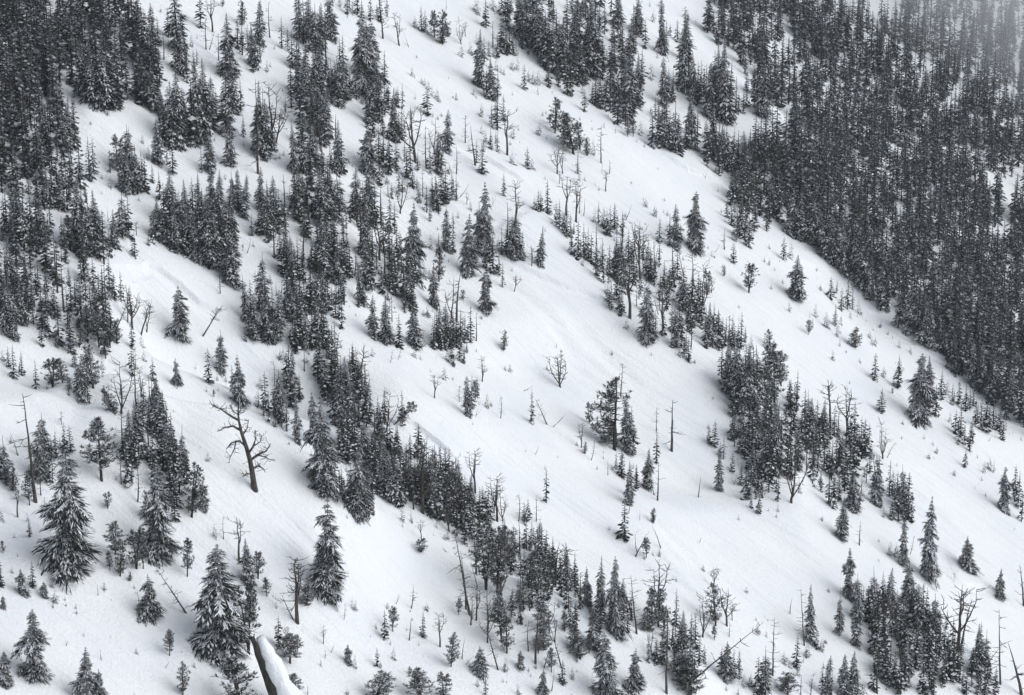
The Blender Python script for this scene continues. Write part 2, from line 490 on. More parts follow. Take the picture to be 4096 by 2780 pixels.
# ------------------------------------------------------------------ survey of the trees: kind, foot x, foot y, height (tile units, 2324 x 1577 per tile)
# f fir, w broad spruce, p open-crowned pine, s single-stemmed dead tree, d forked dead tree, k bare stick, b young fir; /r width ratio, L lean in degrees
T = {}
T[0, 0] = """f 940 990 600;f 1040 980 350;f 850 940 500;f 760 860 480;f 1000 960 560;f 1290 560 540;f 1385 480 420;f 1335 640 540;p 1330 930 300;f 1400 1010 420;f 1250 910 300;f 1440 1000 260;
s 1010 960 330;s 1485 540 240;f 1620 480 600;f 1660 680 450;f 1700 750 250;f 1760 670 190;f 1620 1340 740/.2;f 1560 1320 540;f 1680 1180 340;f 1500 1260 380;f 1820 250 300;d 1930 290 330;s 1870 450 300;s 1900 450 170 L18;s 1985 550 250;
b 1740 420 120;b 1790 350 60;b 1460 110 60;f 1530 330 230;f 2080 700 540;f 2120 1030 500;f 2050 1230 560;f 2090 1500 400;f 2160 440 260;f 2200 500 270;f 2250 460 210;f 2300 600 350;
f 1810 1300 720/.24;f 1860 1200 620;f 1900 1180 450;f 1780 1310 400;f 1940 1100 250;f 2210 1240 180;p 2020 60 120;p 2200 230 240;p 1070 1560 350;f 1180 1570 420;f 1230 1560 220;f 850 1577 290;f 720 1577 170;f 1000 1570 200;f 1300 1577 140;f 1440 1490 370;f 1340 1450 150;b 1295 1300 90;f 1570 1577 280;f 1910 1560 380;f 1830 1570 200;s 650 1480 250;f 600 1360 450;f 400 1350 480;s 230 1150 350"""
T[0, 1] = """f 30 400 360;f 20 640 300;s 125 340 320;d 45 560 280;b 100 650 120;f 235 440 260;f 330 620 300;f 375 600 270;b 290 560 60;f 400 380 450;s 430 400 400;f 480 350 330;f 540 480 390;f 600 440 360;f 690 360 380;s 650 300 320;d 700 60 150;s 640 600 550;f 600 700 300;
f 320 980 290;f 380 850 350;f 440 900 420;f 400 1060 300;f 470 1000 450;f 540 860 420;f 570 830 380;f 500 1100 300;f 560 1150 380;f 620 1320 430;f 640 1250 450;f 590 1180 360;f 790 660 300/.3;f 760 960 390/.35;f 700 900 330;f 810 900 330;f 660 800 250;f 850 870 200;f 910 900 180;b 960 940 100;
f 760 60 120;f 830 130 180;f 870 120 160;b 830 160 50;f 920 130 240;f 1040 190 230;f 960 170 170;w 960 840 720/.3;f 1010 700 520/.3;w 1060 770 580/.34;f 1170 740 250;s 1150 350 360 L-5;f 1130 200 250;f 1190 150 180;d 1300 415 300 L-6;k 1390 430 110 L-25;f 1440 250 120;f 1500 280 200;f 1535 290 180;f 1575 320 160;p 1620 340 250;p 1690 400 320;p 1740 330 130;
d 1860 400 220;f 1865 515 130;f 1950 490 130;d 1900 330 130;f 2005 400 120;f 2025 780 480;f 2070 580 220;f 2085 250 260;s 2150 430 240;f 2160 520 120;f 2190 520 200;f 2225 480 310;f 2270 490 250;f 2300 480 250;f 2185 640 130;b 2225 660 80;b 2250 680 80;b 2315 620 80;f 1990 100 120;f 2020 130 160;f 2230 130 260;f 2280 120 240;f 2150 90 150;k 1725 90 90;
f 2090 890 250;f 2140 900 330;b 2210 770 40;b 1975 860 80;b 2000 890 60;b 1815 905 90;b 1750 715 30;b 1415 690 100;b 1440 705 40;f 2045 1060 150;f 2190 1180 310/.4;f 2140 1160 200;b 1505 760 80;b 1530 780 90;b 1565 820 100;b 1600 870 110;b 1640 900 110;b 1660 925 110;f 1555 1040 230/.4;b 1605 1060 60;
f 1040 1130 400;f 1090 1000 350;f 1120 1110 430;f 1170 1040 280;f 1190 930 180;f 1150 1230 200;f 1020 1100 320;f 1250 960 140;f 1290 970 170;f 1330 990 210;f 1260 1290 460/.25;f 1300 1290 260;s 1230 1180 200;d 1450 1480 520 L-7;d 1400 1180 200;s 1545 1530 380;d 1620 1400 330;f 1735 1380 340/.3;s 1900 1320 280;s 1990 1500 360 L-6;b 1940 1380 100;b 2050 1220 100;f 2085 1310 150;f 2130 1370 190;f 2190 1390 180;b 2210 1410 100;d 2280 1420 430;b 2310 1500 100;f 1350 1470 180;b 1300 1420 60;f 1400 1577 320;b 1280 1577 90;b 1320 1577 80;f 1580 1577 260;f 1660 1577 330;d 1680 1550 350;f 1750 1577 120;s 1820 1577 250;f 2050 1570 240/.4;f 2000 1480 200;
f 30 1420 640/.2;f 80 1400 560;f 100 1430 500;d 150 1320 560;d 180 1300 330 L10;f 170 1370 180;b 180 1450 80;b 215 1440 70;b 250 1410 70;s 20 1577 850;f 360 1577 460/.19;f 430 1577 440;f 490 1577 430;f 540 1577 330;f 600 1577 300;s 730 1280 250;f 745 1577 460/.22;f 780 1560 300;s 715 1500 250;f 690 1577 200;b 845 1480 80;b 875 1510 40;w 1010 1577 430/.36;p 1000 1500 360/.5;f 1115 1480 290;f 1160 1540 310;f 1210 1540 310;f 1200 1577 250"""
T[0, 2] = """f 110 810 200;f 200 770 150;f 240 770 150;k 240 860 100;f 50 640 140;b 10 640 100;f 150 740 130;f 320 730 130;b 350 760 100;f 80 350 360;f 150 400 420;f 200 450 450;f 260 520 450;f 300 600 480;f 350 640 420;f 400 640 440;f 460 640 450;f 500 860 300;f 530 870 320;f 470 740 260;f 560 560 450;f 590 400 400;p 600 260 280;f 620 700 300;f 650 760 330;f 700 640 430;f 680 480 270;f 740 700 600;f 780 700 330;f 820 640 230;s 780 270 130;b 650 90 100;f 640 850 130;f 660 1010 180;s 20 350 150;f 30 500 150;
f 760 960 260;f 800 990 300;f 850 1000 280;f 890 1010 250;f 920 950 330;f 950 940 300;f 900 590 140;f 930 580 110;f 900 150 300;f 960 250 330;f 1000 620 300;f 1050 1080 500;f 1090 960 450;f 1130 940 400;f 1020 960 420;f 1060 600 400;f 1180 770 290;f 1000 480 270;f 1150 320 330;d 1130 340 320;f 1210 440 230;f 1100 470 240;f 1265 720 160;b 1320 530 70;b 1410 530 30;f 1365 500 560/.14;f 1400 400 200;f 1410 420 160;f 1280 200 130;b 1250 60 70;b 1330 60 70;f 1550 840 660/.18;s 1570 350 290;f 1500 380 180;f 1600 860 300;f 1580 550 400;f 1655 930 430/.2;f 1700 960 250;f 1740 880 250;f 1620 850 230;
f 1800 1060 450;f 1830 1050 450;f 1760 950 320;f 1930 1110 750/.2;f 1880 900 450;f 1960 1110 400;f 2030 1010 280;b 2060 1010 50;f 1990 830 250;f 2250 1050 400;f 2290 1060 400;f 2200 980 300;f 2220 880 300;f 1390 960 390/.25;f 1420 900 250;f 1300 1080 180;b 1260 1030 90;f 1330 1100 200;f 1380 1340 420;f 1480 1400 460/.25;f 1510 1420 320;f 1270 1340 310;f 1400 1100 200;f 1340 1340 280;
f 1630 1340 460/.26;f 1680 1330 300;f 1600 1220 250;b 1735 1230 80;f 1810 1430 450;f 1760 1400 280;f 1770 1520 180;f 1830 1440 350;f 1890 1500 340;f 1950 1560 440;f 1920 1480 300;f 2010 1510 300;f 2080 1577 340;f 2110 1500 250;f 2230 1460 300;f 2190 1500 250;f 2300 1480 240;f 2260 1500 250;f 2150 1577 200;b 2305 1210 30;b 1665 1550 40;p 390 1210 330;p 470 1320 300;p 560 1400 400/.6;p 620 1360 280;p 680 1410 180;f 740 1410 160;d 400 1100 220;p 340 1130 100;s 810 1480 340;f 240 1225 130;b 315 1265 50;f 10 1260 160;f 140 1540 190;f 185 1540 120;f 5 1510 150;d 410 1577 260;d 460 1577 250;s 600 1577 210;f 600 1577 140;s 820 1577 100;s 885 1577 130;b 835 1160 70;b 940 1190 40;p 1050 1240 140;p 1100 1240 170;f 1165 1230 150;b 1130 1290 50"""
T[0, 3] = """f 45 1290 140;f 140 1540 310;f 60 1577 250"""
T[1, 0] = """f 700 700 680/.2;f 760 760 350;p 640 700 340;f 830 730 500;f 900 740 560;f 870 640 330;s 945 820 500;p 760 960 260;f 130 620 480;f 220 700 560/.25;f 200 560 360;f 290 640 320;f 390 660 400;f 340 300 300;f 440 300 330;f 480 310 320;f 560 330 330;f 100 200 250;f 440 620 260;f 260 180 200;b 630 210 110;f 1000 130 130;f 1200 180 230;f 1120 160 420;f 1250 190 400;f 1320 160 300;f 1160 180 350;f 1110 600 460/.25;f 1040 690 330;f 1150 560 200;b 1040 760 50;d 1240 580 160;f 1225 790 230;b 1300 830 70;k 980 450 150;f 1385 650 270/.15;b 1420 680 60;b 1410 720 30;
f 1440 600 360;f 1450 240 240;f 1545 480 500;f 1490 640 340;f 1600 720 450;f 1650 640 420;f 1710 560 480;f 1560 720 300;f 1640 720 280;f 1720 740 380;f 1780 800 400;f 1840 820 450;f 1900 860 700/.22;f 1880 640 400;f 1960 850 480;f 2000 580 480;f 2050 820 700/.22;f 2100 700 420;f 2110 1000 500;f 2080 980 350;f 2210 400 350;f 2170 330 330;f 1800 180 190;f 1920 330 380;f 2120 330 330;f 2000 330 330;s 2000 1100 250;f 2160 750 150;k 2240 720 140 L14;k 2205 700 60;b 1770 1000 60;w 1640 1490 490/.42;d 1840 1470 290 L32;f 1040 1140 220;f 1100 1160 250;f 1000 1130 150;
s 1000 920 100;s 1160 1350 370;s 1050 1420 300 L24;d 1280 1460 320 L16;d 1330 1440 310 L8;d 1200 1400 380;s 970 1400 600;s 580 1250 450;s 520 1080 500;s 410 850 200;s 60 1050 400;d 560 800 180;f 740 1000 260;f 850 1060 280;f 780 1150 250;f 700 1150 200;f 900 1150 240;f 330 1100 260;f 290 1200 230;f 420 1250 250;f 540 1280 150;f 650 1300 150;f 480 1240 200;f 210 1370 400;f 190 1230 280;f 100 1350 430;f 50 1240 300;f 60 1460 450;f 130 1500 350;f 20 1130 250;f 100 1040 450;f 240 1000 250;f 440 1480 250;f 520 1577 160;f 640 1577 250;p 800 1500 330;p 900 1577 350;p 720 1577 220;p 1000 1577 300;p 1060 1540 250;f 1200 1577 250;f 1290 1577 150;f 380 1560 200;f 2245 1340 390/.2;f 2310 1500 380;f 2280 1500 200;b 2315 940 80;f 2010 1787 340"""
T[1, 1] = """f 40 330 350;f 60 560 300;f 30 560 280;f 170 420 360;f 120 560 400;f 100 620 200;s 165 760 380;s 260 400 400;s 310 250 150;f 270 620 200;f 210 460 300;f 260 480 180;f 400 420 450;f 440 560 230;f 480 520 200;f 420 340 340;f 560 380 400;f 600 500 520;f 660 420 440;f 700 400 430/.3;f 640 620 250;f 760 380 380;f 800 300 150;f 820 500 200;f 560 640 180;f 720 560 220;b 455 620 30;s 465 850 300 L12;
f 220 780 260;f 280 900 380;f 330 960 340;f 380 930 310;f 420 960 250;f 250 860 220;f 60 1250 520/.26;f 100 1400 450;f 130 1000 120;f 200 1500 400/.3;f 110 1520 350;f 160 1540 200;k 230 1080 120;k 185 1100 120;f 535 880 180;f 610 970 520;f 620 900 400;f 650 700 200;f 690 770 310;f 620 720 250;f 290 1330 330;f 340 1340 380;f 400 1230 330;f 440 1300 330;f 500 1260 330;f 560 1280 380;f 620 1260 350;f 560 1190 280;f 330 1050 120;f 500 1100 250;f 640 1230 300;b 690 1290 60;f 560 1560 380;f 510 1560 320;f 450 1577 340;f 640 1540 240;f 690 1550 180;f 350 1577 180;f 410 1577 260;f 600 1577 220;b 650 1370 80;
f 730 1000 350/.3;f 780 980 300;f 830 850 320;f 850 950 280;s 895 930 280;f 800 1190 260;f 790 1160 180;b 850 1210 30;f 760 760 180;f 900 400 400;f 930 480 220;f 1000 500 420;s 950 640 600;f 1040 380 450;f 1080 480 330;f 1120 100 250;f 1190 80 120;s 1200 210 160;s 1140 500 400;f 1220 540 320;f 1260 550 260;d 1310 360 350;f 1300 190 230;f 1350 160 160;f 1420 120 200;f 1430 80 120;f 1480 260 170;b 1500 270 60;s 1515 210 250;f 1550 350 220;f 1580 430 170;f 1640 330 250;f 1600 260 230;f 1680 280 330;f 1720 250 300;f 1780 240 250;f 1810 240 150;s 1820 240 260;k 1850 210 120 L35;b 1835 400 70;
f 1000 760 480;f 1020 1030 450;f 1050 1020 300;f 965 1180 430/.18;f 980 1210 200;b 1010 1220 80;d 1120 780 420;s 1160 960 420;s 1060 780 300;s 1230 720 160;s 1240 780 250 L14;f 1120 900 150;w 1420 930 680/.36;f 1530 950 160;f 1320 880 300;f 1290 880 240;f 1260 960 180;f 1210 1060 250;f 1270 1110 250;f 1340 1080 280;f 1380 1200 350;f 1420 1250 250;f 1350 1260 200;f 1430 1190 180;b 1110 1090 60;f 1400 1000 140;b 1650 510 40;f 1585 680 150;f 1660 720 170;b 1700 640 110;s 1700 660 210;f 1735 700 420/.2;f 1790 710 320/.2;s 1790 500 130;p 1660 980 330;b 1750 800 40;b 1580 960 110;f 1615 1210 350/.25;b 1600 1250 50;f 1560 1300 130;b 1520 1290 70;p 1880 1150 110;
w 1920 900 550/.36;f 1980 740 150;f 2000 820 180;w 2090 720 660/.28;f 2150 900 330;w 2090 1260 420/.36;f 2040 700 400;f 2205 700 160;f 2120 800 200;k 2150 280 100;f 2240 1030 210;s 2280 580 330;f 2300 760 320;f 2250 200 190;d 1915 280 120;b 1945 325 100;d 1780 1340 420;s 1820 1340 460 L5;f 1640 1577 330;f 1680 1577 340;f 1720 1577 360;f 1770 1577 300;f 1820 1577 280;f 1860 1560 300;f 1880 1500 200;s 1625 1400 160;f 1790 1500 250;f 1950 1530 300/.3;s 2000 1520 270;f 1060 1480 340/.3;f 1180 1540 420/.3;f 1300 1570 270/.36;f 1450 1577 350/.35;f 1525 1560 160;s 1235 1340 240;s 1210 1250 150;b 770 1577 80;b 770 1330 50;k 720 1460 60 L60;p 2250 1600 200;b 2215 1440 30"""
T[1, 2] = """d 35 450 390;f 60 790 400/.26;f 10 780 350;f 20 600 200;f 210 330 150;f 240 340 180;f 320 360 280/.28;b 360 370 80;d 430 90 120;d 490 380 360;d 580 440 380;f 430 500 240;f 400 450 180;f 500 560 250;f 530 580 200;f 460 540 180;s 610 360 200;k 650 380 150;b 300 50 50;b 610 60 80;b 660 60 50;d 850 160 200;b 790 150 50;f 745 440 150;f 785 450 180;f 820 480 150;f 860 560 220;f 890 570 260;f 930 500 220;f 960 480 150;f 1000 560 200;k 1030 420 150 L18;b 930 610 80;b 540 650 80;f 600 780 320;f 650 720 250;b 640 840 100;f 690 800 280;f 720 820 260;s 770 640 200;f 810 760 150;f 760 930 250;f 820 900 280;f 780 960 180;f 830 1000 200;f 880 1000 180;
f 960 920 300;f 990 1000 380;f 940 960 280;d 1070 1310 560;d 1160 960 400;f 1100 1000 280;d 1190 900 220;f 1030 1000 200;f 1050 1100 250;f 850 1090 130;f 900 1230 230;f 950 1150 250;f 990 1280 220;s 980 1280 300;b 1040 1410 110;s 1130 1200 200;f 1170 1100 220;f 1230 1060 150;b 1270 960 70;b 1310 1100 60;w 1230 1520 520/.32;f 1200 1250 200;f 1280 1510 200;k 1330 1280 170 L-14;d 1370 1460 440;f 1370 1460 230;b 1215 300 100;b 1300 390 130;b 1410 380 70;b 1135 430 20;k 1215 510 60 L25;f 1340 620 200/.35;f 1430 580 200;f 1430 660 180;f 1490 680 360/.3;f 1530 650 150;b 1400 520 100;w 1660 680 530/.34;b 1635 700 40;b 1780 680 40;b 1300 655 30;b 1815 750 80;k 1840 710 70 L30;s 1930 690 200;b 1760 470 20;b 1880 520 20;f 2010 810 180/.35;p 1925 930 110;p 2150 1080 290/.45;b 1870 160 40;k 1755 40 60;
f 1950 400 170;f 2000 250 250;f 2050 270 350;f 2130 230 330;f 2100 250 300;f 2030 400 150;f 2080 420 200;f 2150 360 150;f 2060 580 200;f 2110 600 300;f 2150 670 260;f 2180 600 150;f 2250 380 300;f 2010 600 150;b 2290 800 60;f 2310 520 200;f 2220 300 200;s 1560 920 240 L-12;s 1630 1150 450;f 1500 960 260/.28;f 1420 1000 150;f 1450 1060 200;f 1520 1180 250;f 1470 1150 150;f 1580 1250 350;f 1640 1280 320;f 1690 1250 330;f 1600 1350 200;d 1740 1250 420;p 1770 1100 250;d 1810 1080 150;f 1720 1400 250;f 1700 1330 200;d 20 1070 170 L8;d 180 870 230;f 250 850 340/.22;f 1490 1577 350;f 1540 1577 250;f 1450 1577 170;s 1625 1577 300;f 1570 1577 150;f 1760 1420 200;f 1800 1560 360;f 1830 1440 240;f 1770 1577 200;f 1870 1577 300;f 1910 1577 250;s 1970 1577 300;f 2000 1577 270;f 2080 1577 290;f 2050 1577 200;f 2170 1577 130;f 1940 1577 250;k 2060 1340 60;k 400 1577 60;b 315 1555 20;f 2300 1577 150"""
T[1, 3] = """f 100 440 300;f 200 560 400;f 290 610 420;f 380 640 420;f 440 660 350;f 520 780 500;f 600 840 450;f 680 900 450;f 770 960 400;f 850 1060 480;f 930 1130 350;f 1020 1210 350;f 1090 1220 330;f 1180 1400 380;f 1280 1450 420;f 1400 1540 380;f 1470 1577 350;f 60 380 300;f 140 780 190;f 205 770 160;f 250 1140 360/.38;f 300 1050 200;f 230 1120 200;p 330 1140 80;b 195 1250 110;f 430 1300 140;f 570 1140 190/.4;b 475 1060 80;f 720 1230 270;f 765 1230 170;f 830 1270 150;f 520 1390 160;b 545 1400 100;f 610 1380 180;b 660 1370 110;b 750 1320 100;b 10 680 60;b 10 830 80;b 60 880 50;b 135 990 50;p 370 1460 150;b 400 1400 100;f 630 1480 150;p 790 1577 200/.6;b 650 1570 90;b 920 1490 80;b 970 1560 100;b 940 1560 100;b 955 1420 30;b 1090 1460 60;b 1020 1390 80;b 890 1340 30;b 1190 1577 90;b 1130 1500 40;p 20 1577 180;b 105 800 30;b 100 510 20"""
T[2, 0] = """f 130 280 280;f 200 250 200;f 30 120 120;f 80 180 180;f 330 380 260/.22;b 430 380 70;p 480 360 300/.6;p 570 320 250/.6;p 620 400 150;f 680 180 180;w 750 470 400/.35;f 800 470 200;f 700 420 250;p 850 370 370/.55;p 800 200 250;p 960 100 200;f 930 200 150;d 1100 600 500;p 1050 600 280 L-20;s 1235 660 660;s 1230 200 200;f 1310 120 120;f 1200 250 250;f 1390 300 190;s 1360 480 250;f 1410 560 270/.3;f 1430 660 360;f 1490 690 180;f 1400 800 250;f 1460 850 300;w 1605 340 265/.34;f 1895 320 290/.3;b 1975 300 100;b 2050 310 80;b 1980 390 50;w 2170 500 460/.32;f 2110 390 210;p 1940 450 80;d 2310 1280 820;b 1890 1030 100;
s 320 1400 1010 L-3;d 560 700 130;s 165 980 200 L-14;b 100 860 100;f 50 1210 380;f 20 1200 300;w 370 1190 550/.35;f 400 1000 380;f 480 1230 300;f 590 950 250;f 640 950 230;f 510 1010 240;f 470 1000 180;p 920 1210 610/.5;f 1170 1000 420;f 1270 980 480;f 1220 1060 300;f 1300 1000 250;f 1160 1240 330;s 1110 920 420;s 1100 1240 300;f 1200 1230 200;f 1410 580 300/.25;f 1420 800 400;f 1490 720 220;w 1560 1080 450/.3;f 1500 1060 350;f 1650 1160 450/.26;f 1600 1190 300;s 1350 900 300;f 1390 1060 300;f 1440 1050 300;f 1690 1100 200;p 1740 1540 520/.42;w 1850 1460 280/.35;b 1870 1490 90;w 630 2010 1140/.42;w 1430 1910 900/.36;s 1250 1400 400;p 1330 1577 300;p 1560 1480 200;f 1590 1577 280;p 120 1300 250;d 160 1540 300;s 230 1300 200;p 270 1430 300;p 60 1250 200;s 370 1340 200;s 410 1540 200;p 980 1460 170;f 20 1577 150;b 250 1577 100;d 2170 1940 430;s 2030 1740 230"""
T[2, 1] = """f 250 120 150;f 330 500 480/.2;f 280 360 300;f 300 300 320;f 220 110 120;s 440 215 220;f 560 310 320/.25;f 540 200 200;f 600 120 150;f 650 100 120;b 480 60 80;s 165 350 250;f 40 370 130;f 85 560 320;f 10 530 160;f 210 640 400/.28;f 160 560 200;f 280 760 250;f 230 700 250;f 120 680 250;f 320 540 280;f 380 860 420/.2;w 520 880 500/.24;w 600 1250 850/.3;w 640 1310 600/.46;s 620 1320 500;f 720 1290 300;s 740 1400 150 L10;f 760 1310 200;b 300 880 50;
f 740 230 260;f 700 200 200;s 850 150 160;f 880 200 230;d 700 110 90;f 760 500 380;f 690 420 300;f 830 620 520;f 780 720 450;f 860 680 400;f 640 450 120;f 730 690 330;f 930 370 250;d 990 300 170;f 950 280 150;f 990 560 270;f 1000 660 350;f 900 360 200;f 650 520 150;s 930 560 150;f 790 1000 330;f 760 990 250;f 820 1020 250;f 840 800 150;d 1180 760 380 L6;s 1170 700 320;k 1090 650 170 L30;p 1250 700 230 L40;s 1075 1000 480;f 1110 800 150;f 920 1000 250;f 1000 1050 370;f 960 900 220;f 1150 1000 350;f 1190 920 200;f 1050 1080 250;f 1090 1120 300;
w 930 1540 760/.3;f 1030 1560 300;f 840 1470 250;f 860 1440 350;f 1000 1500 400;f 1160 1340 400;f 1220 1400 380;f 1280 1420 400;f 1100 1340 280;f 1050 1330 260;p 1310 1100 200;f 1260 1150 300;f 1340 1400 250;f 1180 1200 350;p 1390 1360 300;f 1440 1300 300;s 1430 1470 330;d 1510 1500 660 L5;s 1410 1100 150;f 1480 1360 200;w 1610 1500 620/.28;f 1660 1500 550;f 1580 1480 300;f 1700 1520 280;f 1780 1450 380;f 1830 1480 450;f 1850 1400 250;s 1730 1300 160;f 1760 1560 250;f 1930 1577 400;f 1900 1560 250;d 1990 1320 400;f 2040 1577 260;f 2110 1577 300;d 2190 1577 430;d 2240 1577 300;d 2160 1500 250;f 2080 1500 200;f 1330 1577 150;b 1410 1577 100;w 660 2240 920/.37;
f 1710 295 140/.45;d 2055 310 240;f 1930 630 340;f 1960 540 260;f 2010 460 180;p 1990 480 200;f 2095 545 150;s 1845 500 170;s 2220 645 220;k 1990 630 100 L22;d 1620 470 230;b 1970 710 50;b 1970 850 30;b 2000 40 40;b 2305 220 90;f 1740 120 150;f 1780 150 200;f 1850 120 200;f 1890 150 180;b 1060 80 100;s 1220 140 130 L12;s 1290 110 120 L12;f 1440 90 120;b 1490 105 60;b 2240 30 50"""
T[2, 2] = """d 440 360 350/.9;p 930 930 720/.5;s 945 900 650 L-3;s 985 440 310 L3;f 1060 960 500/.28;f 1100 980 250;f 990 1160 220;f 960 900 150;f 180 680 280/.2;s 320 700 240 L-24;k 370 720 130 L42;k 100 390 110 L60;p 700 690 210;d 630 910 240;s 720 1020 200 L8;p 660 960 120;s 1310 760 230;f 1310 1050 300/.25;s 1320 1390 350;k 1290 1340 170 L-12;s 1450 940 480;f 1230 1280 340/.28;f 1130 1280 200;f 1060 1420 360/.2;k 1060 1500 120;f 1000 1180 250;k 870 1160 150;b 910 1110 60;b 830 1010 40;b 830 960 30;k 210 970 90 L20;k 410 1000 30;b 1100 1090 60;f 310 1410 300/.28;k 300 1110 60;f 1020 1727 310/.4;p 1280 1590 150;k 1160 1570 100;s 60 1577 270;f 110 1577 170;f 145 1577 200;s 220 1577 250;f 1880 1300 350/.22;f 1840 900 230/.35;f 1920 1010 190;k 1690 1360 200 L5;f 1520 80 110;f 1600 120 200;f 1560 90 130;
f 1900 330 330;f 1950 400 450;f 2000 450 500;f 2060 560 550;f 2100 620 500;f 2160 560 550;f 2230 500 500;f 2010 300 300;f 2120 300 300;s 2060 300 250;d 2290 350 280;f 2020 800 220;f 2000 830 250;s 2020 900 300;f 2080 680 200;f 2150 760 300;f 2230 850 350;f 2290 800 330;f 2110 980 250;f 2060 960 180;f 2170 1000 250;f 2000 1130 180;f 2200 1250 350;f 2260 1280 300;f 2310 1160 400;f 2120 1380 300;f 2080 1250 180;f 2150 1370 200;f 2230 1330 200;f 2240 1510 190/.3;k 2010 1250 100 L10;f 2300 950 200"""
T[2, 3] = """p 60 540 600/.42;p 120 350 350;f 5 560 350;f 260 560 330/.25;f 190 560 250;f 330 700 300;f 370 760 350;f 400 900 430;f 440 800 300;f 490 850 350;f 500 900 300;f 230 780 280;f 160 700 200;f 170 900 250;f 280 1110 350;f 300 860 300;s 350 1110 300;s 400 1100 280 L8;d 210 1410 560;f 50 1180 650/.2;f 20 1100 500;f 120 900 250;f 90 1400 250;b 90 1490 90;f 340 940 300;f 200 620 300;f 60 900 400;d 570 760 490 L-5;s 640 760 220;f 600 800 250;d 720 790 430;f 780 830 310;f 740 880 250;f 840 950 300;f 870 1000 320;f 800 950 250;f 900 960 200;w 660 1090 310/.4;f 620 1020 250;d 1040 1010 340;s 1080 1000 150 L25;f 940 1000 140;f 990 1060 120;f 920 1140 200;w 980 1420 420/.28;f 1000 1300 300;s 890 1230 220;f 1100 1350 300;f 1130 1330 200;f 1230 1500 430/.25;f 1180 1577 330;f 1300 1577 250;f 1140 1560 250;f 1250 1577 300;
f 480 1310 190;f 550 1420 250/.4;f 590 1460 280;f 640 1380 220;f 780 1480 350/.34;f 670 1730 350;s 820 1300 110 L25;k 280 1320 150;b 290 1320 120;w 1450 2090 780/.28;f 1050 1540 120;b 590 115 110;b 710 50 50;b 835 140 60;f 970 290 220;f 1050 270 120;f 1180 370 280;f 1140 340 100;f 1195 240 160;b 740 330 40;p 1130 420 60;f 1030 590 200/.45;w 1370 640 610/.38;f 1470 470 360;f 1520 620 250;b 1240 610 30;f 1570 480 260;f 1630 430 160;f 1670 520 180;f 1730 520 220;f 1790 580 230;f 1650 680 120;f 1700 780 200;f 1740 860 330;b 1215 830 40;b 1415 830 60;b 1460 1010 80;b 1530 960 80;f 1830 940 250;f 1790 1090 180;f 1780 880 200;b 1690 1160 80;b 1900 1000 40;f 1960 1140 130;f 2010 1110 140;f 2050 1130 120;f 1880 700 220;f 1930 740 250;f 1980 770 280;f 2040 740 260;f 2100 760 230;f 2130 840 180;f 2150 750 130;b 2190 790 30;b 2220 780 20;w 2140 1480 420/.32;f 2240 1300 220;f 2270 1450 300;f 2300 1577 250;b 1880 1280 30;b 1975 1350 50;k 2000 850 60 L30;b 1300 60 60;b 1290 40 60;b 1850 520 80;
f 1650 140 200;f 1700 200 250;f 1760 240 300;f 1850 340 380;f 1940 390 380;f 2020 430 350;f 2100 430 300;f 2200 580 350;f 2280 680 330;f 2320 720 300"""
T[3, 0] = """f 10 590 260;p 30 290 130;b 110 470 80;f 270 140 170;b 130 150 60;b 160 320 40;w 200 650 240/.42;f 300 590 220/.35;f 250 680 150;w 400 680 150/.6;f 470 600 130;f 500 740 150;b 480 780 60;f 140 620 60;w 30 790 130/.5;k 430 400 50 L22;b 555 390 50;w 310 1410 660/.4;w 40 1280 120/.6;w 50 1470 290/.5;k 100 1250 100 L16;w 800 1640 540/.44;w 900 1600 290/.45;k 600 1130 60;k 920 1260 110;b 695 840 60;b 600 770 50;b 1000 1060 30;b 945 620 100;k 890 670 110;b 1010 720 30;p 1090 500 350;p 1000 450 200;p 1050 300 350/.5;p 1240 430 430/.45;d 1300 430 250;w 1370 870 420/.5;s 1260 870 260;p 1180 540 100;p 1560 330 200;p 1700 500 380/.35;s 1690 830 430 L-30;p 1540 1220 260/.4;k 1500 1330 70 L30;p 1660 1577 330/.4;b 1650 1190 30;b 1360 920 40;w 2010 1170 1020/.46;f 1950 150 150;f 2250 560 380;p 2260 1200 700/.34;p 2200 1800 650/.58;f 2270 900 350"""
